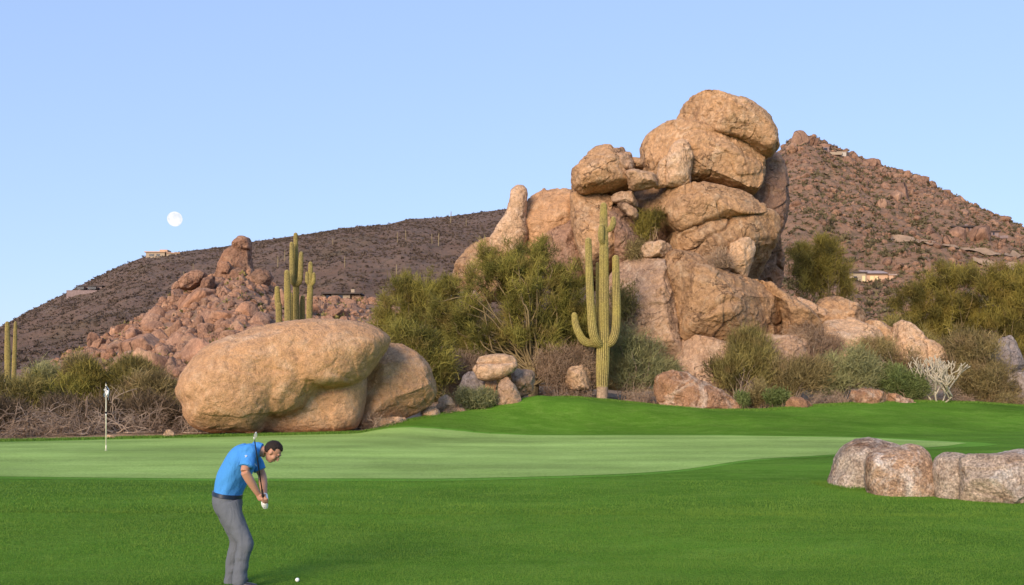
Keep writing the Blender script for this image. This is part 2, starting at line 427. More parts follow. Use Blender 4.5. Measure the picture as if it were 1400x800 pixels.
# ---------------- hills: skyline heights per bearing, rising from a foot line to a ridge line
class Hill:
    def __init__(s, sky, Yf, Yr, z0, amps, pw=1.0, seed=0, ridge=.35, back=1.6):
        s.px = np.array([a for a, b in sky], float); s.py = np.array([b for a, b in sky], float)
        s.Yf, s.Yr, s.z0, s.amps, s.pw, s.seed, s.ridge, s.back = Yf, Yr, z0, amps, pw, seed, ridge, back
    def z(s, px, Y):
        px = np.asarray(px, float); Y = np.asarray(Y, float)
        zr = CAM_H+(HOR-np.interp(px, s.px, s.py))/1400*s.Yr
        t = (Y-s.Yf)/(s.Yr-s.Yf); up = np.clip(t, 0, 1)**s.pw
        dn = np.clip(1-(t-1)*s.back, -.3, 1); z = s.z0+(zr-s.z0)*np.where(t <= 1, up, dn)
        x = px2x(px, Y); p = np.stack([x.ravel(), Y.ravel()*.8, 0*x.ravel()], 1); n = 0
        env = np.where(t < 1, s.ridge+(1-s.ridge)*np.sin(np.pi*np.clip(t, 0, 1)), s.ridge)*sstep(0, .12, t)
        for k, (L, A, kind) in enumerate(s.amps):
            q = vn(p/L+k*7.7, s.seed+k).reshape(x.shape)
            n = n + A*((1-2*abs(q))*.7 if kind else q)
        return z + n*env
    def mesh(s, name, mat, px0, px1, step, rows):
        px = np.arange(px0, px1+1, step); v = np.concatenate([np.linspace(0, 1, rows), np.linspace(1.02, 1.9, 24)])
        PX, VV = np.meshgrid(px, v, indexing='ij'); Y = s.Yf+VV*(s.Yr-s.Yf)
        V, F = grid(px2x(PX, Y), Y, s.z(PX, Y))
        return tag(mk(name, V, F, mat, origin=(0, 0, 0)), kind='structure')
    def hit(s, px, py):
        Y = np.linspace(s.Yf, s.Yr*1.01, 900); zz = s.z(np.full(900, px), Y); ray = CAM_H+(HOR-py)/1400*Y
        w = np.nonzero(zz >= ray)[0]; i = w[0] if len(w) else 899
        return np.array([px2x(px, Y[i]), Y[i], zz[i]])
    def pt(s, px, Y):
        return np.stack([px2x(px, Y), Y, s.z(px, Y)], -1)

HL = Hill([(-300, 500), (-60, 468), (0, 447), (40, 425), (90, 401), (120, 385), (160, 366), (200, 350), (240, 345), (300, 338), (350, 330), (420, 320), (470, 312), (530, 307),
           (560, 299.5), (600, 298), (650, 291), (690, 286), (760, 282), (850, 300), (950, 350), (1100, 420)], 330, 900, 2, [(130, 9, 0), (45, 5, 1), (16, 2.2, 0), (6, 1.1, 0)], 1.0, 20, .06)
HR = Hill([(850, 420), (960, 300), (1040, 228), (1060, 214), (1070, 201), (1080, 190), (1100, 186), (1118, 190), (1140, 201), (1165, 213), (1182, 222), (1200, 229), (1230, 235), (1262, 247), (1280, 258),
           (1320, 276), (1350, 288), (1400, 309), (1500, 345), (1700, 400), (1900, 450)], 170, 560, 2, [(70, 7, 1), (26, 3.5, 0), (10, 2.2, 1), (4.5, 1.1, 0)], 1.0, 40, .22)
HP = Hill([(-60, 520), (60, 500), (100, 480), (150, 456), (200, 428), (240, 400), (265, 388), (290, 378), (310, 366), (330, 362), (352, 378), (380, 398), (420, 408), (470, 410), (530, 412), (600, 425), (700, 470), (800, 520)],
          115, 205, 2, [(30, 2.0, 0), (12, 1.4, 1), (4, .8, 0)], 1.0, 60, .3, 1.2)

t = NT('dark_hillside')
c = t.mix(t.rng(t.noise(.035, 6, .6, stretch=(1, 1, 2)), .35, .65), (.145, .092, .069), (.19, .125, .09))
c = t.mix(t.rng(t.noise(.2, 8, .75), .5, .64, 0, .8), c, (.075, .06, .038))
c = t.mix(t.rng(t.noise(.33, 6, .75), .58, .7, 0, .5), c, (.26, .17, .12))
c = t.mix(t.rng(t.noise(.012, 4, .6), .58, .7, 0, .6), c, (.12, .10, .055))
M['hill_dark'] = t.out(c, t.bump(t.noise(.25, 9, .75), 1.0, 2.2), .95)
t = NT('rocky_hillside')
c = t.mix(t.rng(t.noise(.05, 6, .6), .35, .65), (.26, .15, .095), (.34, .205, .13))
c = t.mix(t.rng(t.noise(.28, 8, .75), .48, .62, 0, .85), c, (.10, .082, .048))
c = t.mix(t.rng(t.noise(.5, 6, .75), .56, .68, 0, .6), c, (.36, .245, .165))
M['hill_rocky'] = t.out(c, t.bump(t.noise(.35, 9, .75), 1.0, 1.6), .95)
t = NT('rubble_soil')
c = t.mix(t.rng(t.noise(.12, 6, .6), .35, .65), (.25, .145, .10), (.31, .19, .13))
c = t.mix(t.rng(t.noise(.5, 8, .75), .5, .62, 0, .8), c, (.12, .10, .05))
M['hill_rubble'] = t.out(c, t.bump(t.noise(.8, 9, .75), 1.0, .6), .95)
HL.mesh('distant_hill', M['hill_dark'], -320, 1080, 2, 170)
HR.mesh('rocky_mountain', M['hill_rocky'], 860, 1880, 1.5, 260)
HP.mesh('rubble_slope', M['hill_rubble'], -60, 780, 1.5, 110)

# ---------------- faceted stones
def facet_dirs(V, seed, nplanes=10, k=44):
    r = np.random.default_rng(seed); N = r.normal(size=(nplanes, 3)); N /= np.linalg.norm(N, axis=1, keepdims=True)
    d = r.uniform(.62, 1.0, nplanes); q = np.maximum(V @ N.T, 0)/d
    rad = (q**k).sum(1)**(-1/k); rad = np.minimum(rad, 1.25)
    return V*rad[:, None]
def stone(seed, sub=4, rough=.05):
    V, F = ico(sub); W = facet_dirs(V, seed); r = np.random.default_rng(seed+99)
    W = W*np.array([1.0, r.uniform(.7, 1), r.uniform(.55, .85)])
    W = W*(1+rough*2*fbm(W*1.7+seed, seed, 4)[:, None]+rough*.7*vn(W*7+seed, seed+3)[:, None])
    return W, F
def rotm(rng):
    q = rng.normal(size=4); q /= np.linalg.norm(q); w, x, y, z = q
    return np.array([[1-2*(y*y+z*z), 2*(x*y-z*w), 2*(x*z+y*w)], [2*(x*y+z*w), 1-2*(x*x+z*z), 2*(y*z-x*w)], [2*(x*z-y*w), 2*(y*z+x*w), 1-2*(x*x+y*y)]])
def rotz(a):
    c, s = math.cos(a), math.sin(a); return np.array([[c, -s, 0], [s, c, 0], [0, 0, 1]])

def scatter_mesh(name, protos, pts, sizes, mat, rng, tilt=True, flat=1.0, **tg):
    mb = MB()
    for p, s in zip(pts, sizes):
        V, F = protos[rng.integers(len(protos))]; R = rotm(rng) if tilt else rotz(rng.uniform(0, 6.28))
        mb.add((V @ R.T)*s*np.array([1, 1, flat])+p, F, rng.uniform())
    return tag(mb.build(name, mat), **tg)

# ---------------- sculpted boulders: a traced outline at a real distance, given real depth, then weathered
LIN = .7
def resample(poly, S):
    p = np.asarray(poly, float); m = len(p); t = np.arange(S*4)/(S*4)*m; i = t.astype(int); f = (t-i)[:, None]
    g = lambda k: p[(i+k) % m]
    q = 0.5*(2*g(0)+(-g(-1)+g(1))*f+(2*g(-1)-5*g(0)+4*g(1)-g(2))*f*f+(-g(-1)+3*g(0)-3*g(1)+g(2))*f**3)
    d = np.r_[0, np.cumsum(np.linalg.norm(np.diff(np.r_[q, q[:1]], axis=0), axis=1))]
    u = np.arange(S)/S*d[-1]; q = q*(1-LIN)+(p[i % m]*(1-f)+p[(i+1) % m]*f)*LIN; qq = np.r_[q, q[:1]]
    return np.stack([np.interp(u, d, qq[:, 0]), np.interp(u, d, qq[:, 1])], 1)

def inflate(poly, Y, D, Db=None, ax=0., az=0., a=2.3, b=2.3, S=220, T=60):
    q = resample(poly, S); w = np.array([P(px, py, Y) for px, py in q]); C = w.mean(0)
    lo, hi = w.min(0), w.max(0); C = (lo+hi)/2*.5+C*.5
    ph = np.linspace(0, math.pi/2, T+1)[1:]; Db = D if Db is None else Db
    rows = []
    for sgn, dd, PH in ((-1, D, ph), (1, Db, ph[::-1][1::2])):
        for p_ in PH:
            tt = math.sin(p_)**(2/a); ff = max(math.cos(p_), 0)**(2/b)
            r = C+(w-C)*tt; r[:, 1] = Y+sgn*dd*ff; rows.append(r)
    n = len(rows); V = np.concatenate(rows+[np.array([[C[0], Y-D, C[2]], [C[0], Y+Db, C[2]]])])
    V[:, 1] += ax*(V[:, 0]-C[0])+az*(V[:, 2]-C[2])
    i = np.arange(n-1)[:, None]*S; j = np.arange(S)[None]; k = (j+1) % S
    Q = np.stack([i+j, i+k, i+S+k, i+S+j], -1).reshape(-1, 4); jj = np.arange(S); kk = (jj+1) % S
    Tr = np.concatenate([np.stack([jj*0+n*S, kk, jj], -1), np.stack([jj*0+n*S+1, (n-1)*S+jj, (n-1)*S+kk], -1)])
    # orient outward
    N = vnormals(V, [Q, Tr])
    if N[n*S, 1] > 0: Q = Q[:, ::-1]; Tr = Tr[:, ::-1]
    return V, [Q, Tr]

def cut_planes(V, L, seed, n, k=.92):
    r = np.random.default_rng(seed+4000); C = V.mean(0); W = V-C
    for i in range(n):
        d = np.array([r.normal()*.75, -1.0, r.normal()*.65+.1]); d /= np.linalg.norm(d)
        q = W @ d; h = np.quantile(q, r.uniform(.74, .93)); e = np.maximum(q-h, 0); s = .005*L
        e = np.sqrt(e*e+s*s)-s
        W = W-d*(e*k)[:, None]
    return W+C
def weather(V, F, L, seed, amp=1.0, spall=1.0, crack=1.0, layer=0.0, facets=6):
    if facets: V = cut_planes(V, L, seed, facets)
    N = vnormals(V, F); p = V+seed*13.7
    d = .040*L*fbm(p*(1.5/L), seed, 3) + .012*L*fbm(p*(6/L), seed+5, 3) + .10*vn(p*1.1, seed+6)*min(1, L/5)*.5
    s = vn(p*(2.2/L)+vn(p*(5/L), 3)[:, None]*.4, seed+11); d = d + spall*.016*L*sstep(.03, .07, s)
    s2 = fbm(p*.9+5, seed+21, 3); d = d + spall*.06*sstep(.06, .10, s2) + .05*fbm(p*np.array([1.6, 1.6, 2.6]), seed+61, 3)
    c = abs(fbm(p*(1.3/L)+9, seed+31, 3)); d = d - crack*.022*L*(1-sstep(0, .018, c))*sstep(-.3, .0, vn(p*(2/L), seed+33))
    c2 = abs(fbm(p*(3.6/L)+3, seed+71, 2)); d = d - crack*.007*L*(1-sstep(0, .03, c2))*sstep(-.1, .2, vn(p*(3/L), seed+73))
    d = d + .028*vn(p*5, seed+41) + .018*vn(p*11, seed+42)
    if layer: d = d + layer*vn(p*np.array([.15, .15, 2.2]), seed+51)
    return V+N*(d*amp)[:, None]

def crease(V, Y, D, C):
    """C: (polyline px, width px, depth m, step m, decay px) carved into the face that looks at -Y"""
    px = 700+V[:, 0]/Y*1400; py = HOR-(V[:, 2]-CAM_H)/Y*1400; P2 = np.stack([px, py], 1); y = V[:, 1].copy(); front = sstep(0, .35*D, Y-y)
    for line, wd, dep, stp, dec in C:
        L = np.asarray(smooth_path(np.c_[np.asarray(line, float), np.zeros(len(line))], len(line)*5))[:, :2]
        best = np.full(len(V), 1e9); side = np.zeros(len(V))
        for a, b in zip(L[:-1], L[1:]):
            ab = b-a; t = np.clip(((P2-a) @ ab)/(ab @ ab+1e-9), 0, 1); dv = P2-(a+t[:, None]*ab); dd = np.hypot(dv[:, 0], dv[:, 1])
            sd = ab[0]*dv[:, 1]-ab[1]*dv[:, 0]; m = dd < best; best[m] = dd[m]; side[m] = np.sign(sd[m])
        y += front*(dep*np.exp(-(best/wd)**2))
        if stp: y += front*stp*np.where(side > 0, np.exp(-best/dec)*sstep(0, wd, best), 0)
    V = V.copy(); V[:, 1] = y; return V

def scl(pts, ox, oy, k): return [(ox+x*k, oy+y*k) for x, y in pts]
_seed = [100]
def rock(name, poly, Y, D, mat, label, cat='boulder', group=None, parent=None, cr=None, amp=1., spall=1., crack=1., layer=0., S=None, facets=6, **kw):
    _seed[0] += 1
    a = np.asarray(poly, float); W = np.ptp(a, axis=0).max(); S = S or int(np.clip(W*2.2, 90, 520)); T = max(24, int(S/5.5))
    V, F = inflate(poly, Y, D, S=S, T=T, **kw); L = W/1400*Y
    if cr: V = crease(V, Y, D, cr)
    V = weather(V, F, L, _seed[0], amp, spall, crack, layer, facets)
    o = mk(name, V, F, M[mat], parent)
    if parent is None: tag(o, label, cat, group)
    return o

# ------------------------------------------------------------------ the great round boulder by the green
k2 = .3143; z2 = lambda L: scl(L, 200, 400, k2)
lobe1 = z2([(143,425),(160,360),(200,300),(260,240),(350,195),(450,165),(560,150),(650,185),(690,260),(705,330),(690,410),(645,480),(585,545),(530,600),(500,617),(300,614),(220,590),(185,540),(172,490),(150,460)])
lobe2 = z2([(300,230),(450,165),(600,130),(720,122),(850,125),(960,140),(1010,165),(1050,200),(1040,240),(1000,300),(950,365),(900,402),(830,422),(780,418),(740,450),(690,520),(600,560),(450,500),(330,400)])
lobe3 = z2([(480,612),(560,480),(760,330),(940,360),(942,450),(930,540),(905,590),(820,612),(700,618)])
parts = [inflate(lobe1, 44, 2.75, 2.5, a=2.2, b=2.2, az=.12), inflate(lobe2, 44.2, 2.35, 2.5, a=2.6, b=2.4, az=.10, ax=.08), inflate(lobe3, 44.5, 1.15, 2.0, a=3, b=2.6, az=.02, ax=.12)]
V, F = fuse(parts, .055, 9)
V = crease(V, 44, 3, [(z2([(690,230),(708,330),(690,410),(640,490),(560,570)]), 7, .13, 0, 1),
                      (z2([(780,430),(860,415),(935,380)]), 4, .30, 0, 1), (z2([(800,440),(805,520),(800,600)]), 5, .12, 0, 1)])
V = weather(V, F, 8, 5, .45, .9, .2, facets=0)
tag(mk('boulder', V, F, M['granite_orange']), 'huge rounded orange boulder with an overhanging right lip at the edge of the putting green', 'boulder')
rock('boulder', z2([(925,600),(935,400),(960,320),(1000,265),(1060,225),(1110,220),(1180,260),(1230,320),(1258,400),(1258,450),(1235,490),(1180,520),(1100,560),(1000,620)]), 47, 1.9, 'granite_orange',
     'half-dome orange boulder tucked behind the right lip of the huge round boulder', az=.12, amp=.6, crack=.4)

# ------------------------------------------------------------------ stone pile with its stacked summit
g1 = 'boulders of the tall stacked rock pile'
z1 = lambda L: scl(L, 740, 100, .4)
rock('boulder', z1([(460,185),(463,150),(490,115),(508,85),(545,70),(600,80),(660,95),(720,130),(765,175),(788,230),(790,275),(768,294),(740,288),(690,264),(640,244),(590,226),(540,204),(495,192)]), 64, 3.3, 'granite',
     'topmost capstone boulder perched at the summit of the tall rock pile', group=g1, az=.2, ax=.05, b=3.4, a=2.9, crack=1.9, facets=5,
     cr=[(z1([(500,100),(560,110),(640,140),(740,230)]), 5, .15, 0, 1)])
rock('boulder', z1([(348,340),(353,240),(372,212),(415,187),(470,190),(530,200),(600,225),(660,245),(710,275),(742,305),(747,350),(740,400),(722,428),(690,432),(600,402),(540,386),(500,384),(430,392),(395,390),(360,380)]), 64.5, 4.0, 'granite',
     'big slab-like boulder directly under the capstone with a pale slab leaning on its left', group=g1, az=.12, ax=-.05, b=3.4, a=2.9, crack=1.9,
     cr=[(z1([(515,240),(525,300),(508,380)]), 5, .35, 0, 1), (z1([(540,300),(620,330),(735,390)]), 7, .13, 0, 1)])
rock('rock_slab', z1([(427,384),(428,290),(443,247),(475,225),(503,233),(520,285),(508,340),(505,380),(470,388)]), 61.4, .9, 'granite_pale',
     'pale upright slab leaning on the boulder under the capstone', 'rock slab', g1, ax=.1, az=.08, Db=1.2, facets=0)
rock('rock_slab', z1([(393,390),(402,310),(425,283),(430,330),(428,388)]), 61.6, .45, 'granite_pale',
     'narrow pale sliver of rock just left of the upright leaning slab', 'rock slab', g1, Db=1.0, facets=0)
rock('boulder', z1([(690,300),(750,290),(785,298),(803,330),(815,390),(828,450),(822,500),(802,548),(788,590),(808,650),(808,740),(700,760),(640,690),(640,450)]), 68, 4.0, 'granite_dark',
     'tall shaded rock column forming the right side of the rock pile', group=g1, ax=.25, b=3.4, a=2.9, crack=1.9)  # the column's shade is put into its darker granite colour
rock('boulder', z1([(320,412),(332,392),(400,386),(480,386),(560,398),(640,422),(700,438),(745,465),(756,488),(700,496),(600,508),(520,528),(460,545),(432,520),(420,490),(370,470),(328,448)]), 63, 3.4, 'granite',
     'wide wedge-shaped boulder in the middle layer of the rock pile, above a long crack', group=g1, az=.15, b=3.4, a=2.9, crack=1.9)
rock('boulder', z1([(440,545),(480,522),(560,512),(650,497),(700,482),(762,488),(790,510),(785,570),(775,640),(760,730),(700,740),(600,720),(440,680),(430,600)]), 63.6, 3.3, 'granite',
     'broad lower boulder under the wedge, its right face dark orange', group=g1, az=.05, ax=.05, b=3.4, a=2.9, crack=1.9,
     cr=[(z1([(690,500),(770,560),(760,640)]), 8, .25, 0, 1)])
rock('rock_slab', z1([(652,585),(700,568),(732,580),(722,640),(706,695),(670,680),(645,655)]), 60, .5, 'granite_pale',
     'squarish pale slab propped against the foot of the broad lower boulder', 'rock slab', g1, az=.08, Db=1.0)
rock('boulder', z1([(106,370),(108,340),(140,298),(185,260),(230,257),(255,300),(285,345),(302,390),(255,407),(200,414),(140,418),(113,402)]), 63, 2.7, 'granite',
     'rounded boulder at the upper left shoulder of the rock pile, left of broken fragments', group=g1, az=.12, b=2.6, a=2.7, crack=1.5)
rock('rock_slab', z1([(225,262),(275,260),(288,275),(275,290),(235,290)]), 62.6, .8, 'granite_grey', 'flat brown fragment on top of the broken stack at the left shoulder', 'rock slab', g1, az=.1, facets=2)
rock('rock_slab', z1([(228,290),(270,278),(300,290),(318,318),(310,336),(268,338),(238,315)]), 61.9, 1.0, 'granite_grey', 'angular middle fragment in the broken stack at the left shoulder', 'rock slab', g1, az=.12, facets=2)
rock('rock_slab', z1([(280,278),(300,275),(307,292),(292,300)]), 62.4, .5, 'granite_grey', 'smallest chip at the top of the broken stack at the left shoulder', 'rock slab', g1, facets=2)
rock('rock_slab', z1([(305,292),(330,292),(350,308),(348,328),(320,326)]), 62.2, .8, 'granite', 'small blocky fragment wedged between left shoulder stack and big slab boulder', 'rock slab', g1, facets=2)
rock('rock_slab', z1([(283,345),(290,335),(340,340),(385,350),(394,385),(345,392),(310,392)]), 61, 1.2, 'granite_pale', 'smooth pale lozenge-shaped rock below the broken fragments', 'boulder', g1, az=.1, facets=1)
rock('boulder', z1([(106,440),(112,420),(200,410),(240,430),(232,460),(245,560),(268,620),(260,700),(150,700),(125,600),(110,520)]), 63.4, 2.8, 'granite',
     'tall boulder beneath the rounded shoulder boulder, behind the top of the tall saguaro', group=g1, az=.05, b=3.4, a=2.9, crack=1.9)
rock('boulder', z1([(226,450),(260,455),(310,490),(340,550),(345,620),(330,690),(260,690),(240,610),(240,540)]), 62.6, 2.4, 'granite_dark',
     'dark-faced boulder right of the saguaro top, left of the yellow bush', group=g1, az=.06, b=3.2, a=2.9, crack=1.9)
rock('rock_slab', z1([(238,420),(270,408),(310,406),(324,440),(320,458),(275,448),(245,440)]), 61.8, .9, 'granite_grey', 'thin grey plate lying under the left shoulder boulder', 'rock slab', g1, facets=2)
rock('rock_slab', z1([(264,448),(295,450),(330,480),(325,500),(300,488)]), 61.2, .6, 'granite_grey', 'small dark wedge beneath the thin grey plate', 'rock slab', g1, facets=2)
rock('boulder', z1([(180,480),(300,300),(460,300),(640,380),(700,520),(700,760),(150,760),(130,600)]), 66.5, 2.2, 'granite_dark', 'added shade-dark backing rock seen only in the gaps between the stacked boulders', group=g1)  # backing rock added behind the gaps, their shade put into its dark colour
rock('boulder', z1([(335,620),(345,595),(370,578),(400,573),(430,582),(448,605),(430,630),(370,635)]), 60.4, 1.2, 'granite_pale', 'small pale dome resting on the ridge below the broad lower boulder', group=g1)

z4 = lambda L: scl(L, 560, 230, .4376)
rock('boulder', z4([(250,225),(275,185),(300,148),(316,110),(322,70),(335,58),(355,58),(366,72),(366,110),(362,160),(372,200),(360,250),(320,290),(262,260)]), 65, 1.5, 'granite_pale',
     'thumb-shaped rock spire standing at the left end of the rock pile', 'rock spire', az=.06, b=2.6, amp=.7, crack=.3, facets=0)
rock('boulder', z4([(345,240),(352,180),(366,110),(385,88),(420,70),(460,64),(505,74),(520,120),(510,200),(470,290),(400,320),(350,300)]), 66, 2.4, 'granite_orange',
     'rounded pale orange boulder between the thumb spire and the left shoulder of the pile', az=.1, cr=[(z4([(430,80),(435,120),(410,200)]), 5, .35, 0, 1)])
rock('boulder', z4([(422,240),(432,180),(455,152),(500,132),(525,150),(545,220),(560,300),(540,370),(440,380),(420,300)]), 64.6, 1.9, 'granite_dark',
     'boulder with a black varnish stain left of the saguaro top', az=.08)
rock('boulder', z4([(120,370),(138,310),(165,270),(200,235),(245,222),(300,240),(330,300),(340,400),(200,430),(130,410)]), 66, 2.4, 'granite',
     'rounded boulder behind the big palo verde, below the thumb spire', az=.1)
rock('boulder', z4([(76,470),(80,432),(110,408),(160,390),(205,383),(225,420),(200,500),(120,530),(85,510)]), 62, 1.8, 'granite_pale',
     'pale boulder peeking out between two green bushes left of the palo verde', az=.1)

# lower mass
g2 = 'weathered lobes of the low ridge in front of the rock pile'
z5 = lambda L: scl(L, 830, 320, .35)
rock('boulder', z5([(0,200),(30,130),(70,100),(130,86),(190,78),(228,85),(240,150),(262,250),(275,400),(280,470),(270,560),(150,580),(20,540),(-20,380)]), 60.2, 3.0, 'granite_grey',
     'grey-brown lobe at the left end of the low ridge, right beside the tall saguaro', group=g2, az=.22, b=2.6, cr=[(z5([(110,280),(165,300),(150,420)]), 7, .3, 0, 1), (z5([(60,130),(150,180),(210,170)]), 6, .2, 0, 1)])
rock('boulder', z5([(222,150),(228,95),(262,72),(330,82),(400,112),(450,140),(520,158),(590,190),(660,232),(700,290),(710,350),(705,410),(600,430),(430,425),(340,415),(282,410),(262,330),(252,240)]), 60, 3.4, 'granite',
     'largest smooth lobe in the centre of the low ridge', group=g2, az=.35, b=2.6, crack=1.8,
     cr=[(z5([(225,110),(290,112),(380,130),(450,148),(520,165)]), 5, .35, 0, 1), (z5([(350,330),(420,285),(500,290),(600,340)]), 6, .28, 0, 1), (z5([(520,170),(600,250),(620,290)]), 3.5, .3, 0, 1), (z5([(340,400),(430,412)]), 3, .4, 0, 1)])
rock('boulder', z5([(560,175),(600,185),(680,232),(730,262),(780,300),(815,350),(812,410),(760,440),(700,430),(690,330),(640,250)]), 60.3, 2.6, 'granite',
     'sloping lobe right of the long diagonal crack in the low ridge', group=g2, az=.3, cr=[(z5([(690,240),(700,300),(706,380)]), 3.5, .4, 0, 1)])
rock('boulder', z5([(265,400),(320,395),(400,405),(470,425),(540,470),(560,560),(500,640),(400,650),(330,640),(275,560)]), 57.8, 2.0, 'granite_grey',
     'grey block at the base of the low ridge, split by a dark vertical crack', group=g2, az=.15, b=3, cr=[(z5([(360,410),(375,480),(400,560)]), 3.5, .5, 0, 1)])
rock('boulder', z5([(480,440),(560,395),(700,400),(800,380),(860,440),(840,520),(700,580),(520,560)]), 58.4, 1.8, 'granite_grey', 'low grey rock half hidden behind the dark shrubs under the ridge', group=g2, az=.3)
rock('boulder', z5([(805,300),(850,255),(905,248),(960,270),(1000,305),(1020,340),(980,400),(860,420),(810,380)]), 62, 2.0, 'granite', 'rounded lobe at the start of the right descending tail of the ridge', group=g2, az=.2)
rock('boulder', z5([(740,250),(790,262),(850,310),(840,360),(790,340),(740,290)]), 61.5, 1.2, 'granite_grey', 'small grey hump filling the notch right of the diagonal crack', group=g2, az=.2)
rock('boulder', z5([(840,370),(880,320),(930,308),(1000,340),(1060,385),(1095,430),(1080,500),(1000,540),(900,520),(840,460)]), 59.6, 2.0, 'granite_pale', 'pink streaked lobe in the middle of the descending tail', group=g2, az=.3)
rock('boulder', z5([(1008,355),(1030,338),(1060,338),(1110,368),(1130,410),(1100,450),(1040,430)]), 61, 1.2, 'granite', 'small rounded boulder between the pink lobe and the pointed boulder', group=g2, az=.15)
rock('boulder', z5([(1125,400),(1135,355),(1155,334),(1190,348),(1225,385),(1250,440),(1230,520),(1150,520),(1120,460)]), 59.5, 1.1, 'granite_pale', 'pale pointed boulder standing at the right end of the ridge', group=g2, az=.1, facets=1)
rock('boulder', z5([(1210,420),(1260,415),(1300,440),(1320,500),(1220,520)]), 59, .9, 'granite_pale', 'low pale rock just right of the pointed boulder, behind the pale cactus', group=g2, az=.1)
# foreground stones along the grass edge
rock('boulder', z5([(193,610),(205,560),(258,537),(312,545),(372,588),(440,618),(500,650),(520,690),(470,730),(370,735),(260,720),(205,660)]), 53.4, 1.0, 'rust',
     'long rust-coloured boulder with a white crusted top lying at the grass edge', az=.25, ax=.05, facets=1)
rock('rock', z5([(690,700),(702,660),(722,636),(760,640),(800,660),(830,690),(780,720),(720,720)]), 52.3, .5, 'rust', 'small pinkish rock at the grass edge right of the fresh green plants', 'rock', az=.2)
rock('rock', z5([(950,640),(960,612),(1040,606),(1095,622),(1105,655),(1060,690),(980,680)]), 54, .7, 'rust', 'flat red slab rock half buried at the grass edge', 'rock', az=.3)
rock('rock', z5([(1098,660),(1105,624),(1140,628),(1190,650),(1205,672),(1150,690)]), 54.4, .5, 'rust', 'smaller red rock just right of the flat red slab rock', 'rock', az=.3)

# balanced stones left of the palo verde
z8 = lambda L: scl(L, 600, 470, .1857)
rock('rock', z8([(276,140),(298,98),(380,80),(480,76),(548,92),(578,140),(540,165),(400,163),(300,160)]), 50.2, .5, 'granite_pale', 'upper half of the flat balanced pink stone left of the palo verde', 'rock', amp=.4, facets=0)
rock('rock', z8([(250,190),(268,158),(330,150),(400,152),(560,142),(578,165),(540,212),(455,252),(352,275),(290,258)]), 50, .65, 'granite_pale', 'lower half of the flat balanced pink stone, resting on a standing stone', 'rock', amp=.4, facets=0)
rock('rock', z8([(418,440),(430,330),(458,262),(498,240),(556,295),(598,380),(612,450),(560,490),(450,490)]), 49.6, .6, 'granite_grey', 'pointed standing stone under the right end of the balanced stone', 'rock', az=.05, facets=1)
rock('rock', z8([(545,210),(620,188),(690,200),(706,250),(690,360),(600,390),(560,300)]), 51.6, .7, 'granite_grey', 'blocky brown stone just right of the pointed standing stone', 'rock', facets=1)
rock('rock', z8([(150,400),(160,320),(192,240),(240,195),(300,225),(370,290),(390,380),(300,440),(180,450)]), 51, .7, 'ash', 'dark grey stone under the left end of the balanced stone', 'rock')
rock('rock', z8([(345,270),(425,262),(436,400),(345,400)]), 50.6, .35, 'granite_orange', 'short orange stub supporting the balanced stone in the middle', 'rock', amp=.4)
rock('rock', z8([(925,270),(948,195),(1010,168),(1070,158),(1110,195),(1125,270),(1100,330),(950,330)]), 54.5, .8, 'granite_pale', 'tan boulder half hidden in dry grass left of the saguaro foot', 'rock')
rock('rock', z8([(-20,470),(0,400),(60,380),(110,440),(130,500),(60,530)]), 48.8, .4, 'granite_pale', 'low pale rock at the grass edge left of the grey-green shrub', 'rock')
for q, (px, py, w, h, Y, mt, lb) in enumerate([
        (537, 578, 22, 7, 45.6, 'granite_pale', 'flat pale rock beside the base of the half-dome boulder'),
        (590, 565, 14, 6, 47.4, 'granite_pale', 'flat tan stone at the grass edge below the green bushes'),
        (628, 563, 12, 5, 48.6, 'granite_grey', 'small flat stone at the grass edge left of the grey-green shrub'),
        (478, 598, 26, 5, 43.4, 'granite_pale', 'thin pale ledge stone against the foot of the huge round boulder'),
        (231, 594, 8, 6, 41.4, 'granite_pale', 'small tan stone just left of the huge round boulder'),
        (150, 600, 7, 5, 40.2, 'granite_pale', 'small tan stone right behind the flagstick at the grass edge'),
        (1376, 492, 26, 32, 60, 'ash', 'grey boulder under the big yellow-green tree at the right edge'),
        (1398, 530, 34, 26, 58, 'ash', 'dark grey boulder with pale patches at the far right edge above the grass'),
        (222, 538, 24, 8, 52, 'granite_pale', 'flat pale rock behind the brush left of the huge boulder'),
        (1218, 548, 18, 8, 55.5, 'granite_grey', 'low brown stone in the dirt left of the pale cactus foot'),
        (715, 520, 14, 14, 53.6, 'granite_grey', 'round brown stone in dry grass at the palo verde foot')]):
    r = np.random.default_rng(q+5); th = np.linspace(0, 2*math.pi, 11)[:-1]
    rock('rock', [(px+w*math.cos(a)*r.uniform(.85, 1.12), py-h*math.sin(a)*r.uniform(.85, 1.12)) for a in th], Y, w/1400*Y*.7, mt, lb, 'rock', az=.2)

# row of mottled stones on the right of the fairway
z9 = lambda L: scl(L, 1100, 570, .2143)
rock('boulder', z9([(158,440),(175,385),(200,340),(215,260),(260,195),(340,150),(430,138),(520,150),(610,185),(640,260),(600,400),(520,520),(300,540),(180,500)]), 21.0, .62, 'river', 'mottled brown boulder at the left end of the fairway stone row', az=.15, amp=.42, crack=.15, facets=0)
rock('boulder', z9([(393,310),(400,275),(440,240),(520,212),(620,203),(690,185),(742,195),(785,240),(812,330),(832,430),(835,560),(700,580),(560,570),(430,540),(400,400)]), 19.7, .55, 'river', 'broad tan boulder second in the fairway stone row', az=.15, amp=.42, crack=.15, facets=0)
rock('boulder', z9([(826,500),(833,350),(868,262),(920,238),(1000,233),(1048,250),(1040,350),(1025,590),(840,590)]), 19.2, .42, 'river', 'narrow grey-white boulder third in the fairway stone row', az=.12, amp=.4, crack=.15, facets=0)
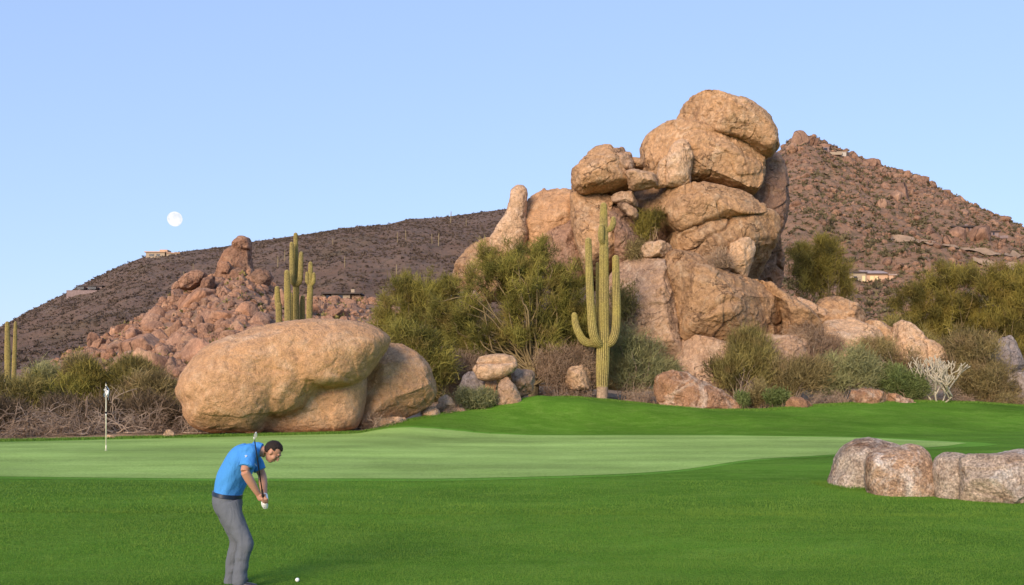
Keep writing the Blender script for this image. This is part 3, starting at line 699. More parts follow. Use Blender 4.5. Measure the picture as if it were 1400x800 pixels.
rock('boulder', z9([(1005,530),(1020,350),(1036,262),(1080,240),(1180,242),(1280,236),(1400,250),(1480,330),(1500,520),(1440,670),(1280,670),(1080,630)]), 18.6, .6, 'river', 'wide brown and white boulder last in the fairway stone row', az=.15, amp=.5, crack=.3)
rock('boulder', z9([(1260,240),(1330,222),(1420,208),(1560,215),(1680,300),(1700,500),(1600,600),(1350,560),(1250,400)]), 19.5, .7, 'river', 'pale stone rising behind the wide boulder at the right edge of the picture', az=.15, amp=.5)

# ------------------------------------------------------------------ pinnacle on the rubble hill
zp = lambda L: scl(L, 230, 310, .1375)
g3 = 'large stones of the pinnacle'
for poly, Y, D, mt, lb in [
        ([(625,215),(640,180),(665,132),(710,100),(760,98),(805,120),(820,165),(812,225),(760,230),(690,225)], 196.4, 2.2, 'rubble', 'round capstone on top of the stone pinnacle'),
        ([(470,520),(500,400),(535,300),(575,235),(618,198),(700,196),(797,206),(806,270),(808,350),(830,440),(840,520),(650,560)], 197, 2.8, 'rubble', 'upright block carrying the capstone of the pinnacle'),
        ([(500,500),(560,430),(650,405),(780,425),(835,520),(885,620),(915,690),(850,760),(700,760),(600,720),(540,600)], 195, 3.5, 'rubble', 'broad orange-streaked foot of the pinnacle'),
        ([(496,365),(530,350),(600,348),(622,400),(604,464),(530,466)], 192.5, 1.2, 'rubble', 'square orange block on the left shoulder of the pinnacle'),
        ([(115,545),(175,482),(250,440),(320,438),(367,468),(352,525),(292,575),(222,635),(140,625)], 190, 2.6, 'rubble', 'large smooth leaning boulder left of the pinnacle'),
        ([(825,490),(880,430),(940,415),(1000,448),(1035,505),(1000,565),(930,625),(880,610)], 193, 2.3, 'scree', 'grey-brown slab leaning on the right flank of the pinnacle'),
        ([(355,520),(445,502),(432,580),(402,700),(352,785),(298,785),(286,720),(338,620)], 186, 1.5, 'rubble', 'long narrow stone pillar sloping below the pinnacle'),
        ([(445,520),(540,508),(585,560),(562,625),(450,690),(415,645)], 190, 1.8, 'rubble', 'dark undercut boulder between the sloping pillar and pinnacle foot'),
        ([(515,725),(620,698),(685,755),(708,835),(560,865),(465,805)], 180, 2.0, 'rubble', 'pinkish flat-topped boulder below the foot of the pinnacle'),
        ([(35,600),(60,555),(110,540),(130,570),(120,620),(50,640)], 189, 1.2, 'rubble', 'small round stone at the left end of the large leaning boulder'),
        ([(40,640),(110,620),(150,700),(120,800),(50,790)], 186, 1.5, 'rubble', 'squat stone beneath the small round stone left of the pinnacle')]:
    rock('boulder', zp(poly), Y, D, mt, lb, 'boulder', g3, az=.12, S=170, crack=1.2, facets=2, amp=1.2, b=3.0, a=2.8)

# ------------------------------------------------------------------ loose boulders, scree and scrub on the hills
rg = np.random.default_rng(3)
PR = [stone(200+i, 4) for i in range(9)]
PRm = [to_mesh('boulder', V, F, M['rubble']) for V, F in PR]
PRs = [to_mesh('boulder', V, F, M['scree']) for V, F in PR]
def put(meshes, p, s, label, group, rng, stretch=None):
    o = bpy.data.objects.new('boulder', meshes[rng.integers(len(meshes))]); COL.objects.link(o)
    o.location = p; o.scale = (s*rng.uniform(.65, 1.15), s*rng.uniform(.7, 1.1), s*(rng.uniform(1.2, 2.0) if rng.uniform() < .35 else rng.uniform(.7, 1.2))) if stretch is None else stretch
    o.rotation_euler = (rng.uniform(-.5, .5), rng.uniform(-.5, .5), rng.uniform(0, 6.28))
    return tag(o, label, 'boulder', group)
# large ones one by one: dense near the pinnacle's ribs, thinner to the sides
done = []
n = 0
while n < 190:
    px = rg.uniform(80, 560); v = rg.uniform(.05, .97)**1.0; Y = HP.Yf+v*(HP.Yr-HP.Yf)
    dens = np.interp(px, [80, 160, 230, 330, 400, 480, 560], [.25, .55, .9, 1, .8, .75, .5])
    if rg.uniform() > dens or (285 < px < 362 and v > .66): continue
    s = float(np.clip(rg.lognormal(.22, .42), .7, 2.8))*np.interp(px, [80, 200, 330, 420, 560], [.7, 1, 1.1, .8, .75])
    p = HP.pt(np.array([px]), np.array([Y]))[0]; p[2] += s*.12
    if any((p[0]-q[0])**2+(p[1]-q[1])**2 < (.55*(s+r))**2 for q, r in done): continue
    done.append((p, s)); n += 1
    put(PRm, p, s, 'reddish angular boulder lying among the rubble on the slope around the stone pinnacle', 'boulders strewn on the pinnacle slope', rg)
PL = [stone(300+i, 3) for i in range(8)]
N = 2600; px = np.concatenate([rg.normal(330, 95, N), rg.uniform(60, 620, 900)]); v = rg.uniform(.02, 1.0, N+900); Y = HP.Yf+v*(HP.Yr-HP.Yf)
ok = (px > 60) & (px < 640); px, Y = px[ok], Y[ok]; pts = HP.pt(px, Y)
sz = np.clip(rg.lognormal(-.75, .45, len(px)), .22, 1.25)
scatter_mesh('rock_rubble', PL, pts, sz, M['rubble'], rg, label='carpet of small reddish stones between the large boulders of the pinnacle slope', cat='rubble', kind='stuff')
# the far rocky mountain
big = [(1187, 222, 5.0), (1262, 247, 3.6), (1108, 196, 5.5), (1093, 197, 5), (1241, 240, 3), (1128, 200, 3.5), (1338, 322, 3.6), (1310, 322, 3.2), (1232, 262, 3), (1080, 205, 4.2)]
for px, py, s in big:
    p = HR.hit(px, py+2); put(PRs, p, s, 'brown outcrop boulder standing out on the rocky mountain right of the rock pile', 'outcrop boulders on the rocky mountain', rg)
n = 0
while n < 85:
    px = rg.uniform(1050, 1420); Y = rg.uniform(230, 540); s = float(np.clip(rg.lognormal(.75, .35), 1.6, 4.2))*Y/420
    p = HR.pt(np.array([px]), np.array([Y]))[0]; n += 1
    put(PRs, p, s, 'brown outcrop boulder standing out on the rocky mountain right of the rock pile', 'outcrop boulders on the rocky mountain', rg)
N = 11000; px = rg.uniform(980, 1560, N); v = rg.uniform(.04, 1.0, N); Y = HR.Yf+v*(HR.Yr-HR.Yf)
pts = HR.pt(px, Y); cl = vn(pts*np.array([.03, .03, 0]), 77); keep = cl*.5+rg.uniform(-.5, .5, N) > -.35; pts = pts[keep]; Y = Y[keep]
sz = np.clip(rg.lognormal(-.55, .5, len(pts)), .25, 2.2)*np.interp(Y, [200, 560], [.7, 1.25])
scatter_mesh('rock_scree', [stone(400+i, 2, .09) for i in range(8)], pts, sz, M['scree'], rg, label='countless brown rocks covering the mountain on the right', cat='rocks', kind='stuff')

def tuft(seed, n=44, flat=.7, w=.16):
    r = np.random.default_rng(seed); d = r.normal(size=(n, 3)); d[:, 2] = abs(d[:, 2])*flat+.1; d /= np.linalg.norm(d, axis=1, keepdims=True)
    o = d*r.uniform(.0, .55, (n, 1)); L = r.uniform(.35, .6, (n, 1)); s = np.cross(d, r.normal(size=(n, 3))); s /= np.linalg.norm(s, axis=1, keepdims=True)
    V = np.stack([o-s*w, o+s*w, o+d*L+s*w*.5], 1).reshape(-1, 3); return V, np.arange(3*n).reshape(-1, 3)
TF = [tuft(i, 15, .7, .24) for i in range(8)]
def scrub(name, hill, N, px0, px1, v0, v1, s0, s1, mat, label, seed):
    r = np.random.default_rng(seed); px = r.uniform(px0, px1, N); v = r.uniform(v0, v1, N); Y = hill.Yf+v*(hill.Yr-hill.Yf); pts = hill.pt(px, Y)
    cl = vn(pts*np.array([.04, .04, 0]), seed); k = cl*.6+r.uniform(-.6, .6, N) > -.2; pts = pts[k]; Y = Y[k]
    sz = r.uniform(s0, s1, len(pts))*(.6+.7*r.uniform(size=len(pts))**2)
    scatter_mesh(name, TF, pts, sz, mat, r, tilt=False, label=label, cat='scrub', kind='stuff')
scrub('mountain_scrub', HR, 15000, 980, 1560, .0, 1.0, .6, 1.9, M['farleaf'], 'dark olive scrub dotted over the rocky mountain', 5)
scrub('hill_scrub', HL, 34000, -40, 900, .1, 1.0, .7, 2.0, M['hillscrub'], 'dark scrub covering the distant purple-brown hill', 6)
scrub('slope_scrub', HP, 1500, 40, 720, .0, 1.0, .5, 1.3, M['olive'], 'low olive scrub between the stones of the pinnacle slope', 7)

# sandy cut across the mountain foot
def strip(name, hill, pts, w, mat):
    A = []; B = []
    for px, py in smooth_path([(a, b, 0) for a, b in pts], 60)[:, :2]:
        p = hill.hit(px, py)
        for o_, Q_ in ((-w, A), (w, B)):
            Y_ = p[1]+o_; Q_.append(np.array([px2x(px, Y_), Y_, float(hill.z(px, Y_))+.9]))
    V = np.array([v for ab in zip(A, B) for v in ab]); i = np.arange(len(A)-1)*2
    tag(mk(name, V, np.stack([i, i+2, i+3, i+1], 1), mat, origin=(0, 0, 0)), kind='structure')
M['sand'] = plain('pale_sand', (.33, .225, .145), .95, .3, .3)
strip('dirt_track', HR, [(1215, 330), (1260, 333), (1300, 340), (1345, 347), (1385, 352), (1430, 352)], 1.6, M['sand'])
strip('dirt_track', HR, [(1330, 357), (1365, 366), (1400, 368), (1440, 364)], 2.0, M['sand'])

# ------------------------------------------------------------------ houses on the hills
M['adobe'] = plain('adobe_wall', (.52, .34, .22), .9, .12, .6)
M['cream'] = plain('cream_wall', (.36, .29, .21), .9, .1, .6)
M['white_wall'] = plain('white_wall', (.46, .42, .36), .9, .08, .6)
M['roofdark'] = plain('dark_roof', (.07, .055, .05), .8, .2, 1)
M['roofpink'] = plain('weathered_tile_roof', (.36, .28, .25), .85, .25, 1.5)
M['stonewall'] = plain('retaining_wall', (.24, .18, .17), .9, .2, .8)
M['glassdark'] = plain('dark_window', (.03, .03, .035), .15, .1, 1, spec=.5)
lit = NT('lit_window'); lit.b.inputs['Emission Color'].default_value = (1, .68, .3, 1); lit.b.inputs['Emission Strength'].default_value = .3; M['lit'] = lit.out((.4, .3, .18))
def house(hill, px, py, blocks, label, Yo=0.0, k=1.0):
    """blocks: (part, dx0, dx1, dy0(depth), dy1, z0, z1, material) in metres from the anchor"""
    b = hill.hit(px, py); b[1] += Yo
    t = thing('hillside_house', b, label, 'house')
    for part, *cc, mt in blocks:
        x0, x1, y0, y1, z0, z1 = [k*v for v in cc]
        V, F = box(b[0]+x0, b[0]+x1, b[1]+y0, b[1]+y1, b[2]+z0, b[2]+z1)
        if part == 'roof_slope': part = 'roof'; V[4:6, 1] += 0; V[[4, 5], 2] -= 1.6
        o = mk(part, V, F, M[mt], t, smooth=False)
    return t
W_ = lambda x, z, w=1.4, h=1.3, y=-.05, m='glassdark': ('window', x, x+w, y, 0.02, z, z+h, m)
house(HR, 1189, 386, [('wall', -7, -1.2, 0, 7, -3, 3.2, 'cream'), ('roof', -7.6, -.9, -.6, 7.5, 3.2, 3.6, 'roofdark'), ('wall', -1.0, 6.5, .5, 8, -3, 3.0, 'adobe'), ('roof_slope', -1.5, 6.6, -.6, 8.4, 3.02, 5.2, 'roofpink'),
      ('wall', 6.6, 9.4, -.6, 6, -3.5, 2.3, 'adobe'), ('roof', 6.45, 9.7, -.8, 6.3, 2.32, 2.7, 'roofpink'), ('window', .3, 1.6, .42, .52, .8, 2.2, 'lit'), ('window', 1.9, 3.1, .42, .52, .8, 2.2, 'lit'), ('window', -2.6, -1.6, -.06, .02, .3, 2.2, 'lit'),
      ('window', -5.6, -4.4, -.06, .02, .6, 2, 'glassdark'), ('window', 7.2, 8.8, -.66, -.58, .2, 1.2, 'glassdark')], 'adobe house with pinkish roof and glowing windows at the mountain foot', k=.72)
house(HR, 1318, 316, [('wall', -7, 5, 0, 8, -3, 2.3, 'stonewall'), ('roof', -8.5, 6.5, -2.0, 9, 2.3, 3.1, 'roofdark'), W_(-5.5, .2, 9, 1.7), ('chimney', 2, 4, 3, 5, 3.1, 4.6, 'stonewall')], 'long dark flat-roofed house in rocks, left one of three on the mountain', k=.55)
house(HR, 1342, 315, [('wall', -3, 3, 0, 5, -2, 1.8, 'adobe'), ('roof', -3.6, 3.8, -.9, 6, 1.8, 2.4, 'roofdark'), W_(-2, .1, 1.8, 1.3), W_(.7, .1, 1.2, 1.2, m='glassdark')], 'small middle house with thin dark roof on the mountain flank', k=.6)
house(HR, 1357, 322, [('wall', -4, 3.6, 0, 5, -2, 2, 'stonewall'), ('roof', -4.8, 4.6, -.9, 6, 2, 2.6, 'roofdark'), W_(-3, .2, 1.6, 1.3), W_(.2, .2, 1.0, 1.5, m='glassdark'), ('terrace', 3.8, 9, -1, 3, -2, -.3, 'stonewall')], 'low stone house with a terrace at the right of the mountain flank', k=.6)
house(HR, 1152, 213, [('wall', -3.6, 2.4, 0, 5, -2, 2.4, 'white_wall'), ('roof', -3.8, 2.7, -.3, 5.3, 2.4, 2.7, 'cream'), ('wall', 2.5, 4.6, .6, 5, -2, 2, 'roofdark'), W_(-1.5, .3, 1.6, 1.2)], 'tiny white house just right below the mountain summit', k=.8)
house(HR, 1129, 206, [('wall', -1.8, 2.2, 0, 4, -1.5, 2.2, 'stonewall'), W_(-1.2, .2, 2.2, 1.4), ('retaining_wall', 2.4, 10, -1.5, 2, -3, -1.3, 'cream')], 'tiny dark cabin with a pale wall to its right near the mountain summit', k=.8)
house(HL, 222, 351, [('wall', -14, 2, 0, 12, -3, 3.6, 'cream'), ('roof', -15, 2.8, -1, 13, 3.6, 4.4, 'adobe'), ('wall', -3, 3.5, 2, 12, 3, 6.2, 'adobe'), ('wall', 3, 14, 1, 12, -3, 2.8, 'cream'), ('roof', 2.9, 14.8, .2, 13, 2.8, 3.5, 'adobe'), W_(-11, .3, 4, 2), W_(-5, .3, 3, 2), W_(6, .2, 4, 1.8), ('terrace', -8, 12, -6, -.2, -3, -1.2, 'cream')], 'cream adobe house on the crest of the distant left hill')
house(HL, 120, 402, [('wall', -16, 16, 0, 8, -4, 2.6, 'stonewall'), ('wall', -10, 8, 6, 14, 2, 6.0, 'stonewall'), ('roof', -11, 9, 5, 15, 6, 6.8, 'roofdark'), W_(-8, 3.2, 5, 2, 5.9), W_(0, 3.2, 6, 2, 5.9)], 'dark house on a long retaining wall low on the distant left hill')
house(HP, 470, 410, [('wall', -2.4, 1.2, 0, 4, -2, 1.1, 'cream'), ('roof', -4.2, 3.4, -.8, 4.6, 1.1, 1.35, 'roofdark'), ('chimney', 1.3, 2.0, .5, 1.3, 1.35, 2.1, 'cream'), ('wall', 1.4, 3.0, .6, 4, -2, 1.0, 'adobe'), W_(-1.0, .1, .8, .8), W_(-3.4, .0, .7, .9, 1.0)], 'low cream adobe house with a thin dark roof behind the rubble slope')

# ------------------------------------------------------------------ moon
c = P(239, 299.5, 9000); V, F = ellipsoid((0, 0, 0), (10.0/1400*9000,)*3, sub=5)
mm = NT('moon_surface'); mm.b.inputs['Base Color'].default_value = (0, 0, 0, 1); mm.b.inputs['Emission Strength'].default_value = .56
mm.link(mm.mix(mm.rng(mm.noise(.018, 5, .6), .40, .60), (.96, .95, .91), (.76, .80, .87)), mm.b.inputs['Emission Color']); mm.b.inputs['Specular IOR Level'].default_value = 0
tag(mk('moon', V+c, F, mm.m, origin=c), 'full white moon low in the pale sky above the left hill', 'moon')

# ------------------------------------------------------------------ vegetation
def gz(x, Y): return float(zdesert(np.array([x]), np.array([Y]))[0])
def sprigs(o, d, L, W, r, tint, curve=.0):
    """thin curved blades: 2 segments each"""
    n = len(o); s = np.cross(d, r.normal(size=(n, 3))); s /= np.linalg.norm(s, axis=1, keepdims=True)+1e-9
    L = L[:, None]; W = np.broadcast_to(np.asarray(W, float), (n,))[:, None]*.5
    bend = r.normal(size=(n, 3))*.12*L; bend[:, 2] -= curve*L[:, 0]
    m = o+d*L*.5; e = o+d*L+bend
    V = np.stack([o-s*W, o+s*W, m+s*W*.85, m-s*W*.85, e], 1).reshape(-1, 3); b = np.arange(n)[:, None]*5
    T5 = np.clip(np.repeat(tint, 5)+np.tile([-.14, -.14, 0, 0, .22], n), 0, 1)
    return V, [b+np.array([[0, 1, 2, 3]]), b+np.array([[3, 2, 4]])], T5

def plant(name, label, cat, base_px, Y, blobs, mat, n_cl, per, L, W, spread=.5, up=.4, wood='bark', trunk=.09, limbs=26, group=None, seed=0, curve=.05,
          holes=.36, depth=.9, base_z=None, stems=True, clus=.5, trunk_h=.25, lw=.022):
    r = np.random.default_rng(seed+500); bx = px2x(base_px, Y); bz = gz(bx, Y) if base_z is None else base_z
    base = np.array([bx, Y, bz]); t = thing(name, base, label, cat, group)
    A = np.array([b[2]*b[3] for b in blobs], float); A /= A.sum(); C = []
    ppm = 1400/Y
    for (cx, cy, rx, ry), a in zip(blobs, A):
        c = P(cx, cy, Y); k = max(3, int(n_cl*a*1.5)); q = r.normal(size=(k, 3)); q /= np.linalg.norm(q, axis=1, keepdims=True)
        q *= (r.uniform(size=(k, 1))**.42)
        C.append(c+q*np.array([rx/ppm, depth*(rx+ry)/2/ppm, ry/ppm]))
    C = np.concatenate(C); keep = vn(C*1.1+seed, seed)+.25*vn(C*2.7, seed+1) > -(1-holes)*.55
    C = C[keep]; C = C[C[:, 2] > bz+.05]
    n = len(C); fork = base+np.array([0, 0, trunk_h*(C[:, 2].max()-bz)])
    g = C-(base*.7+fork*.3); g /= np.linalg.norm(g, axis=1, keepdims=True)+1e-9; g = g+np.array([0, 0, up])+r.normal(size=(n, 3))*.35; g /= np.linalg.norm(g, axis=1, keepdims=True)
    ci = np.repeat(np.arange(n), per); N = len(ci)
    tc = np.clip(.48+.5*vn(C*.9, seed+9)+r.normal(size=n)*.22, 0, 1)
    d = g[ci]+r.normal(size=(N, 3))*spread; d /= np.linalg.norm(d, axis=1, keepdims=True)
    o = C[ci]+r.normal(size=(N, 3))*clus*.42+g[ci]*r.uniform(-.5, .35, (N, 1))*L
    LL = L*r.uniform(.45, 1.25, N)
    V, F, tn = sprigs(o, d, LL, W*r.uniform(.6, 1.3, N), r, np.clip(tc[ci]+r.normal(size=N)*.14, 0, 1), curve)
    V[:, 2] = np.maximum(V[:, 2], bz-.05)
    mk('crown' if cat == 'tree' else 'foliage', V, F, M[mat], t, False, tn)
    if stems:
        mb = MB()
        if trunk > .05:
            nt = r.integers(2, 4)
            for q in range(nt):
                f2 = fork+np.array([r.normal()*.3, r.normal()*.3, 0]); mid = (base+f2)/2+r.normal(size=3)*.12
                mb.add(*tube(smooth_path([base+r.normal(size=3)*[.1, .1, 0]-[0, 0, .15], mid, f2], 9), np.linspace(trunk*1.15, trunk*.7, 9), 7))
        for i in r.choice(n, min(limbs, n), False):
            s0 = base+(fork-base)*r.uniform(.3, 1)+r.normal(size=3)*[.12, .12, 0] if trunk > .05 else base+r.normal(size=3)*[.25, .25, 0]
            e = C[i]; D_ = e-s0; n_ = np.linalg.norm(D_); m1 = s0+D_*.3+np.array([0, 0, .16*n_])*r.uniform(.1, 1)+r.normal(size=3)*.07*n_; m2 = s0+D_*.68+np.array([0, 0, .06*n_])+r.normal(size=3)*.07*n_
            mb.add(*tube(smooth_path([s0, m1, m2, e, e+g[i]*L*.5], 12), np.linspace(max(trunk*.30, lw), lw*.3, 12), 4, False))
        mb.build('trunk' if trunk > .05 else 'stems', M[wood], t)
    return t

def twigs(name, label, cat, base_px, Y, h, w, n, mat='deadwood', rad=.022, arch=.5, group=None, seed=0, sub=4, sub2=3, leaves=None):
    """bare arching branches leaving the ground, forking twice"""
    r = np.random.default_rng(seed+900); bx = px2x(base_px, Y); mb = MB(); ends = []
    b0 = np.array([bx, Y, gz(bx, Y)]); t = thing(name, b0, label, cat, group)
    def br(s, d, L, rd, lev):
        m = 6; pts = [s]; dd = d.copy()
        for i in range(m):
            dd = dd+r.normal(size=3)*.24; dd[2] -= arch*.16*(lev < 2); dd /= np.linalg.norm(dd); pts.append(pts[-1]+dd*L/m)
        pts = np.array(pts); pts[:, 2] = np.maximum(pts[:, 2], b0[2]+.02)
        mb.add(*tube(smooth_path(pts, 9), np.linspace(rd, rd*.4, 9), 4 if lev else 5, False), r.uniform())
        if lev < 2:
            for k in range(sub if lev == 0 else sub2):
                i = r.integers(2, m); nd = dd*.4+r.normal(size=3)*.75; nd[2] += .25; nd /= np.linalg.norm(nd); br(pts[i], nd, L*r.uniform(.35, .65), rd*.55, lev+1)
        ends.append((pts[-1], dd))
    for i in range(n):
        s = b0+np.array([r.uniform(-w, w)*.8, r.uniform(-.5, .5)*min(w, 1.2), -.03]); s[2] = gz(s[0], s[1])-.02
        a = r.uniform(0, 6.28); el = r.uniform(.35, 1.3); d = np.array([math.cos(a)*math.cos(el)*1.4, math.sin(a)*math.cos(el)*.7, math.sin(el)]); d /= np.linalg.norm(d)
        br(s, d, h*r.uniform(.7, 1.35), rad*r.uniform(.6, 1.3), 0)
    mb.build('branches', M[mat], t)
    if leaves:
        mat2, per, L, W = leaves; E = np.array([e for e, _ in ends]); D = np.array([d for _, d in ends]); ci = np.repeat(np.arange(len(E)), per)
        d = D[ci]+r.normal(size=(len(ci), 3))*.8; d[:, 2] += .3; d /= np.linalg.norm(d, axis=1, keepdims=True)
        V, F, tn = sprigs(E[ci]+r.normal(size=(len(ci), 3))*.12, d, L*r.uniform(.5, 1.2, len(ci)), np.full(len(ci), W), r, r.uniform(0, 1, len(ci)))
        mk('foliage', V, F, M[mat2], t, False, tn)
    return t

# trees
plant('palo_verde_tree', 'large feathery green palo verde with a forked bare trunk left of the tall saguaro', 'tree', 728, 56,
      [(725, 395, 62, 50), (665, 395, 48, 42), (705, 360, 52, 28), (775, 400, 32, 48), (640, 440, 34, 42), (765, 455, 46, 36), (690, 450, 52, 36), (650, 480, 30, 26), (800, 450, 26, 40), (600, 425, 16, 22), (745, 345, 22, 16), (670, 345, 18, 16)],
      'paloverde', 520, 84, .52, .024, .75, .5, clus=.34, trunk=.24, limbs=80, seed=1, holes=.58, trunk_h=.24, wood='limbbark')
plant('palo_verde_tree', 'olive yellow palo verde with rounded tops behind the half-dome boulder', 'tree', 575, 60,
      [(575, 392, 34, 26), (548, 425, 34, 30), (590, 430, 40, 38), (560, 462, 44, 34), (610, 475, 34, 40), (528, 455, 22, 26), (615, 400, 20, 20), (545, 395, 16, 14)],
      'paloverde', 330, 78, .5, .024, .75, .5, clus=.34, trunk=.12, limbs=40, wood='limbbark', seed=2, holes=.5)
plant('palo_verde_tree', 'airy yellow-olive palo verde behind the ridge, in front of the rocky mountain', 'tree', 1118, 78,
      [(1122, 350, 30, 24), (1100, 360, 24, 24), (1140, 375, 28, 20), (1112, 388, 34, 22), (1090, 343, 12, 10), (1150, 396, 22, 14), (1128, 332, 16, 12)],
      'paloverde_yellow', 200, 66, .62, .03, .75, .5, clus=.36, trunk=.14, limbs=30, wood='limbbark', seed=3, holes=.38)
plant('palo_verde_tree', 'widest yellow-green palo verde mass at the right, behind the pale cactus', 'tree', 1300, 66,
      [(1290, 395, 52, 30), (1255, 412, 36, 30), (1320, 415, 50, 40), (1285, 440, 56, 34), (1340, 450, 44, 38), (1240, 440, 26, 24), (1310, 380, 30, 18)],
      'paloverde_yellow', 400, 74, .55, .027, .7, .5, clus=.34, trunk=.14, limbs=44, wood='limbbark', seed=4, holes=.46)
plant('palo_verde_tree', 'tall yellow-green palo verde at the right edge with upright broom-like branches', 'tree', 1385, 64,
      [(1370, 395, 28, 34), (1400, 400, 30, 40), (1385, 440, 36, 34), (1425, 420, 34, 44), (1352, 384, 16, 20), (1400, 470, 30, 26)],
      'paloverde_yellow', 260, 74, .55, .027, .6, .6, clus=.34, trunk=.12, limbs=36, wood='limbbark', seed=5, holes=.36)
plant('desert_shrub', 'low olive shrub mass beneath the wide palo verde, right of the pale cactus', 'shrub', 1345, 58,
      [(1340, 500, 30, 42), (1320, 480, 24, 30), (1365, 520, 26, 30), (1330, 530, 30, 24), (1390, 545, 22, 14)], 'brushy', 240, 60, .5, .026, .6, .5, trunk=.03, limbs=36, seed=6, lw=.02)
plant('desert_shrub', 'shadowy olive shrub behind the pointed boulder below the wide palo verde', 'shrub', 1235, 63,
      [(1225, 465, 30, 26), (1260, 480, 26, 22)], 'olive', 110, 50, .5, .03, .6, .5, trunk=.03, limbs=16, seed=7)
plant('desert_shrub', 'yellow-green bush growing in the cleft of the rock pile', 'shrub', 888, 61.2, [(886, 304, 14, 11), (879, 318, 11, 9), (896, 297, 9, 6)], 'paloverde_yellow', 60, 40, .32, .026, .6, .5, trunk=.04, limbs=22, seed=8, base_z=P(0, 332, 61.2)[2], holes=.2)
plant('desert_shrub', 'brownish dry bush at the foot of the cleft under the yellow-green bush', 'shrub', 872, 60.6, [(868, 345, 14, 12), (880, 335, 10, 10)], 'brushy', 40, 40, .35, .028, .7, .5, trunk=.03, limbs=12, seed=9, base_z=P(0, 358, 60.6)[2])
plant('desert_shrub', 'grey bush in the hollow on the ridge left of the squarish pale slab', 'shrub', 990, 58.8, [(988, 352, 10, 12), (972, 362, 14, 7)], 'drytwig', 34, 40, .35, .022, .7, .5, trunk=.03, limbs=12, seed=10, base_z=P(0, 366, 58.8)[2])
plant('desert_shrub', 'dark bush clinging to the left lobe of the ridge behind the tall saguaro', 'shrub', 858, 57.4, [(852, 410, 18, 18), (858, 395, 14, 12), (845, 430, 14, 16)], 'olive', 80, 44, .4, .028, .7, .4, trunk=.03, limbs=16, seed=11, base_z=P(0, 445, 57.4)[2])
plant('desert_shrub', 'dark olive shrub hugging the rock just right of the saguaro trunk', 'shrub', 862, 56.5, [(858, 478, 24, 34), (880, 495, 30, 32), (900, 510, 26, 24), (850, 510, 18, 24)], 'greyleaf', 200, 54, .5, .024, .7, .5, trunk=.03, limbs=36, seed=12, wood='deadwood')
plant('desert_shrub', 'tall broom-like dark olive shrub in front of the ridge right of the rust boulder', 'shrub', 1012, 55.8,
      [(1005, 494, 28, 28), (1030, 490, 24, 30), (1045, 512, 28, 20), (992, 512, 20, 18), (1022, 468, 12, 14)], 'olive', 250, 60, .62, .024, .45, .8, trunk=.03, limbs=50, seed=13, wood='deadwood', lw=.02)
plant('desert_shrub', 'green-brown shrub in the middle of the right hand shrub bank', 'shrub', 1085, 55.5, [(1080, 514, 30, 22), (1105, 512, 26, 20), (1070, 528, 26, 14), (1062, 502, 16, 18)], 'brushy', 200, 56, .5, .024, .6, .6, trunk=.03, limbs=40, seed=14, wood='deadwood')
plant('desert_shrub', 'pale green sage shrub right of centre in the shrub bank', 'shrub', 1150, 56, [(1150, 505, 32, 26), (1180, 512, 24, 20), (1130, 522, 26, 16), (1165, 490, 18, 16)], 'greyleaf', 190, 60, .42, .026, .7, .5, trunk=.03, limbs=30, seed=15, wood='deadwood')
plant('desert_shrub', 'pinkish bare bush against the ridge above the sage shrub', 'shrub', 1110, 58.2, [(1108, 462, 28, 14), (1080, 468, 18, 12), (1130, 474, 20, 12)], 'drytwig', 90, 52, .45, .016, .7, .5, trunk=.03, limbs=30, seed=16, wood='deadwood', base_z=P(0, 500, 58.2)[2])
plant('desert_shrub', 'bright fresh green shrub left of the pale cactus', 'shrub', 1232, 56, [(1228, 522, 26, 18), (1250, 530, 16, 13), (1210, 518, 12, 12)], 'green', 130, 60, .3, .03, .8, .4, trunk=.03, limbs=18, seed=17)
plant('desert_shrub', 'grey olive shrub in front of the pointed boulder', 'shrub', 1215, 57.5, [(1210, 487, 24, 18), (1190, 478, 16, 14), (1235, 492, 16, 14)], 'brushy', 120, 56, .42, .022, .7, .6, trunk=.03, limbs=24, seed=18, wood='deadwood')
plant('desert_shrub', 'small vivid green plant at the grass edge, right one of two', 'shrub', 1062, 52.8, [(1062, 545, 14, 9), (1055, 540, 8, 6), (1070, 541, 8, 6)], 'green', 60, 44, .2, .035, .8, .5, trunk=.02, limbs=8, seed=19, lw=.012, clus=.25)
plant('desert_shrub', 'smaller vivid green plant at the grass edge beside the rust boulder', 'shrub', 1016, 52.9, [(1016, 548, 8, 8), (1012, 541, 5, 4)], 'green', 34, 40, .18, .035, .8, .5, trunk=.02, limbs=6, seed=20, lw=.012, clus=.2)
plant('desert_shrub', 'yellowish brown dry bush between the two vivid green plants', 'shrub', 1038, 53.6, [(1038, 537, 15, 14), (1030, 548, 10, 8)], 'brushy', 70, 46, .28, .024, .8, .5, trunk=.02, limbs=12, seed=21, lw=.012, clus=.3)
plant('desert_shrub', 'low grey-green shrub in front of the balanced stones', 'shrub', 650, 49.0, [(650, 547, 24, 9), (638, 542, 12, 7), (665, 543, 12, 8)], 'greyleaf', 110, 50, .26, .026, .8, .5, trunk=.02, limbs=14, seed=22, lw=.012, clus=.3)
plant('desert_shrub', 'dark reddish brown thicket behind the dark grey stone left of the balanced stones', 'shrub', 625, 55, [(625, 512, 30, 20), (600, 500, 22, 22), (650, 500, 20, 18)], 'drytwig', 150, 54, .45, .02, .8, .3, trunk=.03, limbs=30, seed=23, wood='bark')
plant('desert_shrub', 'dry straw coloured thicket under the right side of the big palo verde', 'shrub', 765, 55.2, [(765, 500, 32, 26), (795, 505, 22, 26), (782, 528, 26, 10)], 'drytwig', 230, 54, .42, .018, .8, .3, trunk=.03, limbs=40, seed=24, wood='deadwood')
